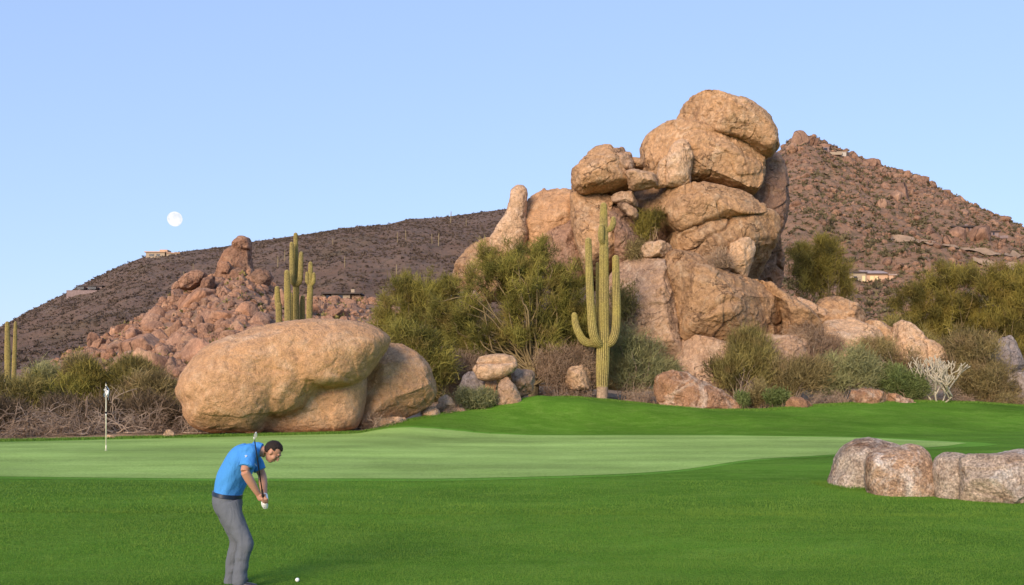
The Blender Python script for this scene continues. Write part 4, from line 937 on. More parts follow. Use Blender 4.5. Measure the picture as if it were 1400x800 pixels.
plant('desert_shrub', 'olive thicket filling the gap behind the big palo verde and the saguaro', 'shrub', 800, 60, [(800, 470, 34, 36), (760, 480, 40, 30), (690, 490, 40, 26), (835, 480, 20, 36)], 'olive', 240, 50, .6, .034, .7, .4, trunk=.05, limbs=30, seed=25)
plant('desert_shrub', 'light grey-green shrub behind the upper rim of the half-dome boulder', 'shrub', 560, 53, [(575, 480, 26, 32), (598, 500, 22, 26), (555, 455, 22, 18)], 'paloverde', 160, 52, .5, .03, .8, .3, trunk=.04, limbs=24, seed=26)
# left brush bank
DB = [('shade-coloured brown brush low at the far left behind bare branches', 20, 44.5, [(10, 575, 40, 22), (45, 582, 26, 16)], 'darkbrush', 71),
      ('shade-coloured brown brush under the yellow-olive bush left of the flagstick', 90, 44.8, [(80, 572, 34, 22), (110, 578, 26, 20)], 'darkbrush', 72),
      ('shade-coloured brown brush low behind the flagstick', 155, 45, [(145, 572, 32, 24), (175, 578, 26, 18)], 'darkbrush', 73),
      ('shade-coloured brown brush between flagstick and the huge boulder', 212, 45.2, [(205, 570, 28, 24), (232, 575, 20, 20)], 'darkbrush', 74)]
EB = [('slim brown-olive bush sticking up highest left of the flagstick', 112, 50, [(108, 507, 14, 12), (118, 516, 18, 14), (100, 521, 14, 12)], 'brushy', 36),
      ('rounded olive bush top above the flag, nearest the rubble slope', 180, 50.5, [(182, 507, 20, 10), (170, 515, 16, 12), (200, 519, 16, 10)], 'olive', 37),
      ('grey-green bush between the two slim saguaros and the yellow-olive bush', 50, 51, [(48, 511, 16, 14), (62, 519, 16, 12), (36, 523, 14, 12)], 'greyleaf', 38)]
LB = [('dense olive bush at the far left edge under the two slim saguaros', 22, 47.5, [(15, 546, 30, 24), (45, 539, 20, 18), (-15, 536, 24, 26), (30, 565, 44, 26)], 'olive', 31),
      ('yellow-olive bush left of the flagstick', 85, 48, [(78, 537, 26, 16), (100, 531, 22, 16), (70, 555, 40, 32), (58, 516, 16, 12)], 'paloverde', 32),
      ('tallest yellow-green bush right behind the flagstick', 150, 48.6, [(142, 527, 28, 16), (168, 527, 22, 14), (130, 550, 40, 32), (120, 511, 20, 12)], 'paloverde_yellow', 33),
      ('olive bush between the flagstick and the huge boulder', 205, 48.4, [(205, 531, 28, 14), (190, 545, 34, 22), (225, 548, 22, 24)], 'brushy', 34),
      ('low brown bush touching the left side of the huge boulder', 238, 46.5, [(238, 560, 18, 22), (222, 572, 20, 16)], 'drytwig', 35)]
for lb, bx, Y, bl, mt, sd_ in LB+DB+EB:
    plant('desert_shrub', lb, 'shrub', bx, Y, bl, mt, 230, 52, .5, .026, .7, .35, trunk=.03, limbs=44, seed=sd_, wood='deadwood', lw=.02, holes=.56, clus=.4)
for k, (bx, Y, h, w, n, lb) in enumerate([
        (12, 41.5, 1.25, 1.2, 17, 'tangle of bare brown branches at the far left end of the brush bank'),
        (58, 42, 1.35, 1.1, 18, 'bare grey arching branches second from the left in the brush bank'),
        (100, 42, 1.5, 1.0, 18, 'bare brown arching branches just left of the flagstick'),
        (160, 42.6, 1.4, 1.0, 17, 'bare branch tangle just right of the flagstick'),
        (205, 43, 1.25, 1.0, 16, 'bare brown branch tangle between flagstick and huge boulder'),
        (245, 43.5, 1.0, .7, 11, 'low bare branches reaching under the left side of the huge boulder')]):
    twigs('bare_bush', lb, 'bush', bx, Y, h, w, n, mat=('brownwood', 'deadwood')[k % 2] if k != 2 else 'brownwood', rad=.034, arch=.9, seed=k, sub=5, sub2=4, leaves=('drytwig', 2, .18, .01))
for k, (bx, Y, h, w, n, lb, lv) in enumerate([
        (520, 44.6, .7, .7, 9, 'low bare twigs in the hollow between the two big orange boulders', ('drytwig', 6, .2, .012)),
        (885, 54.6, .9, 1.0, 11, 'pale bare twigs in front of the shrub right of the saguaro trunk', ('drytwig', 8, .2, .012)),
        (915, 55.2, .9, .7, 9, 'bare grey twigs behind the left end of the rust boulder', ('drytwig', 6, .2, .012)),
        (1010, 53.8, .75, 1.0, 12, 'whitish bare twigs at the foot of the broom-like shrub', None),
        (1060, 54.2, .8, 1.0, 12, 'whitish bare twigs behind the right vivid green plant', ('drytwig', 5, .2, .012)),
        (1120, 54.4, .7, 1.0, 12, 'bare straw twigs below the green-brown shrub', ('drytwig', 8, .2, .012)),
        (1265, 56.2, .6, .6, 8, 'dry brown twigs around the foot of the pale cactus', ('drytwig', 8, .2, .012)),
        (1305, 56.4, .6, .9, 10, 'straw coloured dry twigs right of the pale cactus', ('drytwig', 10, .25, .014)),
        (790, 54.6, .6, 1.0, 12, 'pale dry twigs left of the saguaro foot', ('drytwig', 8, .2, .012)),
        (742, 57.0, .5, .9, 8, 'dry straw twigs around the foot of the palo verde trunk', ('drytwig', 10, .2, .012)),
        (600, 48.6, .45, .8, 10, 'dry brown twigs right of the half-dome boulder', ('drytwig', 10, .2, .012)),
        (1200, 55.8, .5, .9, 10, 'dry straw twigs beside the bright green shrub', ('drytwig', 10, .2, .012)),
        (1380, 57, .6, .9, 10, 'dry yellowish twigs at the far right above the grass', ('brushy', 12, .3, .016))]):
    twigs('bare_bush', lb, 'bush', bx, Y, h, w, n, rad=.02, arch=.5, seed=40+k, leaves=lv)
# generic shrubs over the flat ground behind: copies of four sources
def copy_thing(src, loc, rz, sc, label, cat, group):
    c = src.copy(); COL.objects.link(c); c.location = loc; c.rotation_euler = (0, 0, rz); c.scale = (sc,)*3; tag(c, label, cat, group)
    for ch in src.children:
        d = ch.copy(); COL.objects.link(d); d.parent = c
    return c
gsh = 'scattered desert shrubs on the flat ground behind'
src = []
for k, mt in enumerate(['olive', 'paloverde', 'brushy', 'greyleaf']):
    Y = 72+k*3; cx = [70, 330, 520, 20][k]
    ppm = 1400/Y; bz = gz(px2x(cx, Y), Y); by = HOR-(bz-CAM_H)*ppm
    src.append(plant('desert_shrub', ['olive desert shrub on the flat ground behind the front bushes', 'yellow-green desert shrub on the flat ground behind the front bushes', 'brown desert shrub on the flat ground behind the front bushes', 'grey-green desert shrub on the flat ground behind the front bushes'][k], 'shrub', cx, Y,
                     [(cx, by-17, 22, 13), (cx+14, by-12, 18, 11), (cx-16, by-12, 17, 11)], mt, 90, 44, .55, .036, .7, .4, trunk=.03, limbs=22, seed=60+k, group=gsh))
r = np.random.default_rng(21)
for i in range(64):
    px = r.uniform(-60, 1460); Y = r.uniform(68, 112)
    if 880 < px < 1060: continue
    k = int(r.integers(4)); x = px2x(px, Y); fs = .5 if px < 560 else 1.0
    copy_thing(src[k], (x, Y, gz(x, Y)-.1), r.uniform(0, 6.28), fs*r.uniform(.8, 1.9)*(1+.2*(Y > 90)), src[k]['label'], 'shrub', gsh)

# pale branching cactus on the right
def chol():
    r = np.random.default_rng(5); Y = 55.6; b = P(1283, 546, Y); b[2] = gz(b[0], Y); t = thing('branching_cactus', b, 'pale leafless branching cactus shaped like coral at the right grass edge', 'cactus'); mb = MB()
    def br(s, d, L, rd, lev):
        pts = [s]; dd = d
        for i in range(4): dd = dd+r.normal(size=3)*.14+np.array([0, 0, .10]); dd /= np.linalg.norm(dd); pts.append(pts[-1]+dd*L/4)
        mb.add(*tube(smooth_path(pts, 7), np.linspace(rd, rd*.8, 7)*(1+.06*r.normal(size=7)), 6), r.uniform())
        if lev < 4:
            for k in range(3 if lev < 2 else 2):
                a = r.uniform(0, 6.28); nd = dd*.75+np.array([math.cos(a), math.sin(a)*.8, .2])*.62; nd /= np.linalg.norm(nd); br(pts[-1] if k < 2 else pts[3], nd, L*r.uniform(.6, .85), rd*.84, lev+1)
    for k in range(5):
        a = k*1.256+.4; br(b+np.array([math.cos(a)*.1, math.sin(a)*.1, -.05]), np.array([math.cos(a)*.75, math.sin(a)*.6, 1.0])/1.3, 1.0, .055, 0)
    mb.build('branches', M['cholla'], t)
chol()

# ------------------------------------------------------------------ saguaros
t = NT('saguaro_skin')
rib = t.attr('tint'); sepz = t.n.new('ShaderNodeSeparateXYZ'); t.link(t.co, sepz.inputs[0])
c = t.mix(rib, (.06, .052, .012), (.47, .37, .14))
c = t.mix(t.rng(t.noise(1.2, 5, .6), .4, .65, 0, .55), c, (.36, .30, .075))
c = t.mix(t.rng(t.noise(.8, 6, .7, stretch=(1, 1, 3.5)), .58, .72, 0, .5), c, (.24, .16, .07))
c = t.mix(t.rng(t.vor(3.2), 0, .09, .8, 0), c, (.10, .07, .04))
c = t.mix(1.0, c, t.rng(t.noise(13, 6, .8), .36, .64, .5, 1.45), 'MULTIPLY')
M['saguaro'] = t.out(c, t.bump(t.noise(30, 4), .4, .02), .75)
M['saguaro_far'] = M['saguaro']
M['sagbase'] = plain('corky_saguaro_base', (.34, .24, .16), .95, .35, 7, bump=.8, bd=.03)
def ribbed(pts, rad, nr=18, capr=True, n_s=46, ribd=.17):
    """ribbed column with a rounded tip"""
    C = smooth_path(pts, n_s); R = np.interp(np.linspace(0, len(pts)-1, n_s), np.arange(len(pts)), rad)
    d = C[-1]-C[-2]; d /= np.linalg.norm(d); r0 = R[-1]
    tip = np.array([C[-1]+d*r0*1.1*math.sin(a) for a in np.linspace(.2, 1.5, 7)]); tr = np.array([r0*math.cos(a) for a in np.linspace(.2, 1.5, 7)])
    C = np.concatenate([C, tip]); R = np.concatenate([R, tr]); n = nr*6
    wob = 1+.03*vn(C*1.7, 3); th = np.arange(n)*2*math.pi/n
    V, F = tube(C, R*wob, n, True, ref=(0, 1, .01), mod=lambda a: 1-ribd+ribd*abs(np.cos(a*nr/2))**.7)
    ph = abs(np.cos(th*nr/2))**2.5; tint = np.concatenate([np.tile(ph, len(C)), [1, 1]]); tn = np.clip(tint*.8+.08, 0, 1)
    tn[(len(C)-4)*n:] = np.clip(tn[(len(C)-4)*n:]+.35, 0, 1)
    return V, F, tn
def saguaro(label, Y, trunk, arms, base=None, group=None):
    """trunk/arms: lists of (px, py, radius px[, dy m])"""
    k = Y/1400
    def path(L): return [P(a[0], a[1], Y)+np.array([0, a[3] if len(a) > 3 else 0, 0]) for a in L], [a[2]*k for a in L]
    pts, rad = path(trunk); x, y = pts[0][0], pts[0][1]; g = gz(x, y)
    t = thing('saguaro', (x, y, g), label, 'cactus', group)
    if base:
        bp, br = path(base); bp[0][2] = g-.1
        C = smooth_path(bp, 20); V, F = tube(C, np.interp(np.linspace(0, len(bp)-1, 20), np.arange(len(bp)), br)*(1+.04*vn(C*4, 8)), 64, True, mod=lambda a: 1-.04*abs(np.sin(a*8))); mk('woody_base', V, F, M['sagbase'], t)
    else: pts[0][2] = g-.1
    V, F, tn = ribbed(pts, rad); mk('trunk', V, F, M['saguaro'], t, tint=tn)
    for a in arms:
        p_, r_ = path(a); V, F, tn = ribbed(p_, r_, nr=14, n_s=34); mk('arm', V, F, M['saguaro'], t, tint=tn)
    return t
k4 = .4376; f4 = lambda L: [(560+a[0]*k4, 230+a[1]*k4)+tuple(a[2:]) for a in L]
saguaro('tall saguaro with upraised arms standing at the grass edge in front of the rock pile', 54.3,
        f4([(602, 684, 7.9), (602, 668, 8.2), (603, 620, 9.0), (605, 545, 9.3), (606, 480, 7.4), (607, 400, 7.0), (607, 250, 6.2), (606, 160, 5.4), (606, 118, 4.4)]),
        [f4([(600, 550, 6, 0), (575, 548, 5.5, -.1), (545, 541, 5.6, -.2), (526, 512, 5.2, -.25), (517, 485, 4.8, -.25), (514, 462, 4.2, -.25)]),
         f4([(600, 552, 6, -.1), (585, 545, 6.2, -.35), (571, 515, 6.2, -.5), (564, 440, 5.6, -.5), (559, 330, 5.2, -.5), (556, 232, 4.4, -.5)]),
         f4([(612, 552, 6, 0), (632, 540, 6.2, -.1), (643, 505, 6.0, -.15), (646, 430, 5.6, -.15), (644, 350, 5.4, -.15), (643, 284, 4.6, -.15)]),
         f4([(602, 550, 4, .3), (593, 520, 3.4, .6), (591, 420, 3.0, .6), (590, 296, 2.4, .6)]),
         f4([(606, 238, 3.5, -.1), (598, 225, 4.2, -.25), (597, 205, 4.5, -.3), (598, 186, 3.6, -.3)]),
         f4([(608, 195, 3.2, 0), (626, 190, 4.0, -.05), (635, 175, 4.2, -.1), (636, 160, 3.4, -.1)])],
        base=f4([(601, 716, 7.8), (602, 698, 7.5), (602, 684, 7.6), (602, 676, 7.0)]))
k7 = .175; f7 = lambda L: [(360+a[0]*k7, 310+a[1]*k7)+tuple(a[2:]) for a in L]
gS = 'cluster of saguaros behind the huge boulder'
saguaro('tallest saguaro of the cluster behind the huge boulder, forked into three tall stems', 58, f7([(257, 900, 4.6), (257, 700, 4.4), (257, 520, 4.2), (256, 445, 4.2), (252, 400, 3.6, .1), (250, 250, 3.4, .15), (248, 60, 2.8, .15)]),
        [f7([(250, 455, 3.4, -.1), (237, 435, 3.5, -.3), (234, 380, 3.4, -.35), (233, 250, 3.3, -.35), (232, 142, 2.7, -.35)]), f7([(262, 458, 3.2, -.1), (284, 440, 3.6, -.2), (296, 400, 3.5, -.25), (300, 300, 3.4, -.25), (303, 216, 2.8, -.25)])], group=gS)
saguaro('single columnar saguaro immediately left of the tallest one behind the huge boulder', 57, f7([(192, 900, 4.6), (192, 700, 4.5), (188, 500, 4.5), (184, 358, 3.4)]), [], group=gS)
saguaro('shortest leftmost saguaro rising behind the huge boulder', 57.5, f7([(124, 900, 4.2), (122, 700, 4.2), (114, 600, 4.2), (108, 484, 3.2)]), [], group=gS)
saguaro('thin dark saguaro stem half hidden between two columns behind the huge boulder', 59, f7([(224, 900, 1.9), (222, 700, 1.9), (219, 524, 1.5)]), [], group=gS)
saguaro('stubby saguaro between the forked one and the rightmost one behind the huge boulder', 58.5, f7([(303, 900, 3.8), (305, 700, 3.8), (307, 555, 3.0)]), [], group=gS)
saguaro('rightmost saguaro of the cluster with two short knob arms', 57.6, f7([(355, 900, 4.3), (360, 700, 4.2), (366, 500, 3.9), (368, 400, 3.6), (369, 290, 2.8)]),
        [f7([(362, 450, 2.6, 0), (347, 432, 2.7, -.1), (344, 400, 2.5, -.1), (344, 366, 2.0, -.1)]), f7([(370, 460, 2.6, 0), (392, 440, 2.7, -.1), (398, 410, 2.6, -.1), (398, 372, 2.1, -.1)])], group=gS)
f0 = lambda L: [(a[0]*.4, 300+a[1]*.4)+tuple(a[2:]) for a in L]
saguaro('nearer and thicker of the two slim saguaros at the left edge', 60, f0([(28, 640, 4.4), (27, 540, 4.2), (26, 450, 3.9), (25, 356, 2.8)]), [])
saguaro('thinner right one of the two slim saguaros at the left edge', 66, f0([(46, 640, 3.0), (48, 520, 2.9), (51, 430, 2.7), (53, 354, 2.0)]), [])
# distant single stems on the dark hill
Vs, Fs, tns = ribbed([np.array([0, 0, -1.]), np.array([0, 0, 3.]), np.array([.1, 0, 6.]), np.array([.1, 0, 8.])], [.42, .45, .45, .36], nr=10, n_s=8)
M['farsag'] = plain('distant_cactus_skin', (.24, .19, .11), .9, .2, 3)
ms = to_mesh('saguaro', Vs, Fs, M['farsag'], tint=tns); r = np.random.default_rng(8)
for i in range(22):
    px = r.uniform(200, 680); sk = np.interp(px, HL.px, HL.py); py = sk+r.uniform(6, 75)
    if 410 < px < 440: continue
    o = bpy.data.objects.new('saguaro', ms); COL.objects.link(o); o.location = HL.hit(px, py); s = r.uniform(.6, 1.0); o.scale = (s*.8, s*.8, s*r.uniform(.9, 1.3)); o.rotation_euler = (0, r.uniform(-.04, .04), r.uniform(0, 6))
    tag(o, 'pale far-off saguaro stem standing on the dark distant hill', 'cactus', 'far-off saguaros on the distant hill')

# ------------------------------------------------------------------ flagstick and ball
M['pole'] = plain('white_pole', (.74, .72, .55), .4, .06, 4, spec=.5)
M['black'] = plain('black_cloth', (.02, .02, .022), .8, .2, 6)
M['whitecloth'] = plain('white_cloth', (.80, .80, .82), .8, .08, 6)
M['cup'] = plain('cup_liner', (.75, .75, .72), .5, .05, 4)
t = NT('checked_flag_cloth'); ck = t.n.new('ShaderNodeTexChecker'); pass
ck.inputs['Scale'].default_value = 5.2; t.link(t.map((1, 1, .9), loc=(.03, .02, .05)), ck.inputs[0]); ck.inputs[1].default_value = (.82, .82, .84, 1); ck.inputs[2].default_value = (.015, .015, .018, 1)
M['check'] = t.out(ck.outputs[0], None, .8)
Yf = 31.85; fb = P(145, 620, Yf); zf = float(zgrass(np.array([fb[0]]), np.array([Yf]))[0])+.072; fb[2] = zf
t = thing('flagstick', fb, 'golf flagstick with a limp black and white flag standing on the putting green', 'flagstick')
mk('pole', *tube([fb+[0, 0, -.1], fb+[0, 0, 2.11]], [.016, .011], 12), M['pole'], t)
mk('ferrule', *tube([fb+[0, 0, 0.0], fb+[0, 0, .16]], [.021, .019], 12), M['pole'], t)
mk('pole_cap', *tube([fb+[0, 0, 2.07], fb+[0, 0, 2.13]], [.017, .014], 10), M['black'], t)
# limp flag: cloth gathered in folds around the pole
def flagmesh(z0, z1, w0, w1, seed, ox=0.0):
    nv, nu = 40, 60; u = np.linspace(0, 1, nu); v = np.linspace(0, 1, nv); U, Vv = np.meshgrid(u, v, indexing='ij')
    w = w0+(w1-w0)*np.sin(Vv*2.4)**.8; fold = np.sin(U*math.pi*3.4+Vv*1.8+seed)*(.018+.05*Vv)*(.25+U)
    X = fb[0]+ox+w*np.sin(U*2.2)*.8; Yy = Yf-.012+fold; Z = fb[2]+z1-(z1-z0)*Vv*(.82+.18*U)-.10*U*U
    X += .012*np.sin(Vv*9+U*5)
    return grid(X, Yy, Z)
fl = mk('flag', *flagmesh(1.66, 2.09, .02, .15, .6, -.02), M['check'], t)
fl2 = mk('flag_fold', *flagmesh(1.72, 1.98, -.02, -.085, 2.2), M['check'], t)
for o in (fl, fl2): m_ = o.modifiers.new('thick', 'SOLIDIFY'); m_.thickness = .003
mk('distance_marker', *tube([fb+[0, 0, 1.14], fb+[0, 0, 1.20]], [.034, .034], 14), M['black'], t)
mk('distance_marker_band', *tube([fb+[0, 0, 1.10], fb+[0, 0, 1.138]], [.025, .025], 14), M['whitecloth'], t)
V, F = tube([fb+[0, 0, 0.004], fb+[0, 0, .006]], [.054, .054], 24, False); mk('cup_rim', V, F, M['cup'], t)
by = 10.62; bl = P(406.5, 799.5, by); bl[2] = float(zgrass(np.array([bl[0]]), np.array([by]))[0])+.045+.0235
tb = NT('ball_cover'); tb.b.inputs['Specular IOR Level'].default_value = .5
M['ball'] = tb.out((.85, .85, .84), tb.bump(tb.vor(190, None, 'F1'), .5, .002), .3)
V, F = ellipsoid(bl, (.02135,)*3, sub=5); tag(mk('golf_ball', V, F, M['ball']), 'white golf ball on the grass in front of the golfer', 'golf ball')

# ------------------------------------------------------------------ golfer
YG = 10.4; KG = YG/1400
def G(px, py, dy=0.0): return P(px, py, YG+dy)
def skin_mat():
    t = NT('skin'); c = t.mix(t.rng(t.noise(9, 4), .35, .65), (.50, .27, .18), (.43, .22, .145)); t.b.inputs['Subsurface Weight'].default_value = .08; t.b.inputs['Subsurface Radius'].default_value = (.02, .008, .004)
    return t.out(c, None, .5)
M['skin'] = skin_mat()
def cloth(name, c, fold, sc=9, v=.12):
    t = NT(name); cc = t.mix(1.0, c, t.rng(t.noise(300, 2), .3, .7, 1-v, 1+v), 'MULTIPLY')
    bn = t.bump(t.noise(sc, 5, .6, dist=1.0, stretch=(1, 1, .45)), fold, .05); return t.out(cc, bn, .85)
M['polo'] = cloth('blue_polo_cloth', (.06, .265, .64), .5)
M['trousers'] = cloth('grey_trouser_cloth', (.12, .132, .155), .5, 8)
M['belt'] = plain('navy_belt_leather', (.012, .022, .05), .4, .1, 20, spec=.5)
M['hair'] = plain('dark_hair', (.018, .011, .008), .7, .5, 60, bump=.8, bd=.01)
M['glove'] = plain('white_glove', (.82, .82, .82), .6, .05, 30)
M['shoe'] = plain('black_shoe_leather', (.03, .03, .035), .4, .1, 20, spec=.5)
M['eye'] = plain('eye_white', (.22, .17, .15), .2, .02, 4)
M['lip'] = plain('lips', (.45, .19, .14), .5, .05, 4)
M['steel'] = plain('steel', (.85, .85, .87), .45, .05, 5, metal=.6)
M['grip'] = plain('black_rubber', (.015, .015, .015), .7, .1, 5)
feet = G(326, 808); gz0 = float(zgrass(np.array([feet[0]]), np.array([YG]))[0])+.045
base = np.array([feet[0], YG, gz0]); ZOFF = 0.0
man = thing('person', base, 'golfer in a blue polo shirt and grey trousers bending over mid swing, holding a club', 'person')
def el(pts, rin, rlat, n=28, ns=None, ref=(0, 1, 0)):
    """rin: half thickness in the picture plane (px); rlat: half width across (m)"""
    m = len(pts); ns = ns or m*6; C = smooth_path(pts, ns); u = np.linspace(0, m-1, ns)
    sm = lambda a: smooth_path(np.c_[np.asarray(a, float), np.zeros((m, 2))], ns)[:, 0]
    return tube(C, sm(rlat), n, True, ref, rad2=sm(np.asarray(rin)*KG))
# torso centre line from seat to neck
SP = [G(311, 700), G(311.5, 686), G(311, 675.5), G(315, 660), G(323.5, 641), G(333, 625), G(343, 613.5)]
RI = [13, 17.5, 17.6, 18.5, 19, 17.5, 9]; RL = [.15, .172, .165, .165, .185, .20, .15]
neck = [G(341, 617), G(352, 616), G(363, 618)]
SHR, ELR, WRR = G(341, 617, -.185), G(334.5, 645, -.30), G(353.5, 676.5, -.20)
SHL, ELL, WRL = G(345, 619, .175), G(358.5, 650, .17), G(361.5, 677, -.04)
HND = G(360, 686, -.15)
hipR, kneR, ankR = G(311, 690, -.095), G(335.5, 742, -.15), G(326.5, 797, -.17)
hipL, kneL, ankL = G(311, 690, .095), G(325, 741, .15), G(315, 796, .17)
f = np.array([.70, 0, -.71]); f /= np.linalg.norm(f); u = np.array([.71, 0, .70]); s = np.array([0, 1, 0.]); AX = np.array([f, s, u])
HC = G(373.0, 617.5, -.02); hs = .87
def hp(a, b, c): return HC+(f*a+s*b+u*c)*hs
parts = [el(SP, np.array(RI)*.93, np.array(RL)*.93), el(neck, [8, 7.4, 8], [.06, .056, .06], 20)]
# head
parts += [ellipsoid(hp(-.012, 0, .022), np.array((.098, .076, .102))*hs, AX, 4), ellipsoid(hp(.026, 0, -.03), np.array((.070, .063, .092))*hs, AX, 4),
          ellipsoid(hp(.050, 0, -.088), np.array((.034, .038, .034))*hs, AX), ellipsoid(hp(.083, 0, .028), np.array((.018, .052, .014))*hs, AX),
          ellipsoid(hp(.100, 0, -.018), np.array((.018, .013, .027))*hs, AX), ellipsoid(hp(.113, 0, -.034), np.array((.013, .015, .012))*hs, AX),
          ellipsoid(hp(.082, 0, -.064), np.array((.016, .026, .013))*hs, AX)]
for b_ in (-1, 1):
    parts += [ellipsoid(hp(.0, b_*.078, -.012), np.array((.019, .010, .031))*hs, AX), ellipsoid(hp(.055, b_*.044, -.03), np.array((.03, .024, .03))*hs, AX)]
# arms
def arm(S, E, W, H): 
    return [el([S, (S+E)/2, E], [7.4, 6.6, 5.6], [.054, .048, .041], 18), el([E, E*.65+W*.35, W], [5.7, 6.0, 3.8], [.042, .043, .028], 18), el([W, W*.4+H*.6, H], [3.8, 4.6, 4.2], [.028, .036, .036], 16, ref=(0, 1, 0))]
HR_ = G(357.8, 683, -.19); HL_ = G(361.5, 688.5, -.145)
parts += arm(SHR, ELR, WRR, HR_)
parts += arm(SHL, ELL, WRL, WRL*.7+HL_*.3)
# legs inside the trousers
for h_, k_, a_ in ((hipR, kneR, ankR), (hipL, kneL, ankL)):
    parts += [el([h_, (h_+k_)/2, k_], [12, 10.5, 8], [.085, .075, .055], 20), el([k_, k_*.6+a_*.4, a_], [8, 7.4, 5], [.055, .052, .035], 20)]
# club axis: the grip runs through both fists, head up and towards the camera
c0 = G(361.5, 692, -.125); c1 = G(347.5, 598, -.78); ca = (c1-c0)/np.linalg.norm(c1-c0)
def fist(center, rad_f, side, col):
    """four fingers wrapped round the club axis, unequal, plus a thumb along it"""
    out = []; e1 = np.cross(ca, (0, 1, 0)); e1 /= np.linalg.norm(e1); e2 = np.cross(ca, e1); w0 = center-c0; q = c0+ca*(w0 @ ca)
    for k in range(4):
        o_ = q+ca*(.030-.0195*k); R = .0235; L = [3.9, 4.2, 4.0, 3.3][k]
        pts = [o_+(e1*math.cos(a)+e2*math.sin(a))*R+ca*.004*a for a in np.linspace(side, side+L, 9)]
        out.append(tube(pts, np.linspace(.0098, .0078, 9), 9))
    pts = [q+ca*(-.01)+(e1*math.cos(side-.5)+e2*math.sin(side-.5))*.034, q+ca*.02+(e1*math.cos(side-.9)+e2*math.sin(side-.9))*.030, q+ca*.052+(e1*math.cos(side-1.1)+e2*math.sin(side-1.1))*.024]
    out.append(tube(smooth_path(pts, 9), np.linspace(.013, .009, 9), 9))
    pb = q+(e1*math.cos(side)+e2*math.sin(side))*.030
    out.append(tube([pb+ca*.038, pb+ca*.0, pb-ca*.036], [.012, .014, .012], 12, rad2=[.024, .028, .024], ref=np.cross(ca, pb-q)))
    return out, pb, q
fr, pbr, qr = fist(HR_, .01, 2.6, 'skin'); fl_, pbl, ql = fist(HL_, .01, 2.2, 'glove')
parts += fr+[tube([WRR, (WRR+pbr)/2, pbr], [.024, .024, .020], 12, rad2=[.028, .032, .028])]
V, F = fuse(parts, .0052, 3, .5); V[:, 2] += ZOFF
mk('body', V, F, M['skin'], man)
up_ = lambda L: [(v+[0, 0, ZOFF], f_) for v, f_ in L]
V, F = fuse(fl_+[tube([WRL*.55+pbl*.45, pbl], [.027, .022], 12, rad2=[.03, .028]), el([WRL, WRL*.5+pbl*.5], [4.6, 4.9], [.032, .036], 14)], .0042, 2, .5); V[:, 2] += ZOFF
mk('glove', V, F, M['glove'], man)
# shirt: torso + sleeves, torso hem tucked in
sh = [el([G(311, 677.5)]+SP[3:], [17.6, 20.2, 20.7, 19.1, 10.8], np.array([.160]+RL[3:])+.016), 
      el([SHR+[.0, .03, .01], SHR*.5+ELR*.5, SHR*.22+ELR*.78], [10.5, 9.6, 9.8], [.075, .070, .072], 22), el([SHL+[0, -.03, .01], SHL*.5+ELL*.5, SHL*.22+ELL*.78], [10.5, 9.4, 9.6], [.075, .068, .07], 22),
      el([G(335, 622, -.1), G(341, 617, -.17)], [14, 11], [.08, .06], 20), el([G(338, 623, .1), G(345, 619, .16)], [14, 11], [.08, .06], 20), ellipsoid(SHR, (.083, .078, .083)), ellipsoid(SHL, (.083, .078, .083)), ellipsoid((SHR+SHL)/2+[0.0, 0, .0], (.10, .19, .088))]
V, F = fuse(sh, .008, 5, .5)
V = V+vnormals(V, F)*(.009*fbm(V*np.array([7, 7, 4]), 3, 3)+.0075*vn((V @ np.array([[.8, 0, .5], [0, 1, 0], [-.5, 0, .8]]))*np.array([20, 8, 5]), 4))[:, None]; V[:, 2] += ZOFF
mk('polo_shirt', V, F, M['polo'], man)
V, F = fuse([el([G(350, 613.5), G(357.5, 615.5)], [9.8, 9.4], [.072, .069], 24), el([G(345, 614), G(351, 615)], [10.6, 10], [.085, .075], 24)], .005, 2); V[:, 2] += ZOFF
mk('collar', V, F, M['polo'], man)
# trousers
tr = [el([G(311, 675.5), G(310.5, 684), G(312.5, 694), G(316, 703)], [18.3, 19.6, 19, 15], [.176, .188, .184, .15], 30)]
for h_, k_, a_ in ((hipR, kneR, ankR), (hipL, kneL, ankL)):
    tr += [el([h_, h_*.66+k_*.34+[-.008, 0, 0], h_*.3+k_*.7, k_, k_*.6+a_*.4+[-.008, 0, 0], k_*.2+a_*.8, a_+[0, 0, -.02]], [17.3, 15.0, 11.6, 10.3, 9.9, 9.4, 9.6], [.10, .096, .082, .074, .072, .068, .068], 26)]
V, F = fuse(tr, .0085, 5, .5)
V = V+vnormals(V, F)*(.008*fbm(V*np.array([7, 7, 4]), 13, 3)+.009*vn(V*np.array([6, 6, 19])+vn(V*4, 2)[:, None], 14)*sstep(.75, .45, V[:, 2]+ZOFF-gz0))[:, None]; V[:, 2] += ZOFF
tro = mk('trousers', V, F, M['trousers'], man)
z_ = [0, 0, ZOFF]
mk('belt', *[x for x in (lambda q: (q[0]+z_, q[1]))(el([G(310.6, 678.8), G(311.4, 673.8)], [20.2, 20.0], [.196, .194], 44))], M['belt'], man)
V, F = box(*(0.018*np.array([-.2, .1])+G(330.2, 677)[0]+.0), YG-.03, YG+.03, G(0, 680)[2], G(0, 674)[2]); mk('belt_buckle', V+z_, F, M['steel'], man, smooth=False)
pk = el([G(304, 688, -.174), G(314, 690, -.178)], [.5, .5], [.004, .004], 8); mk('pocket', pk[0]+z_, pk[1], M['belt'], man)
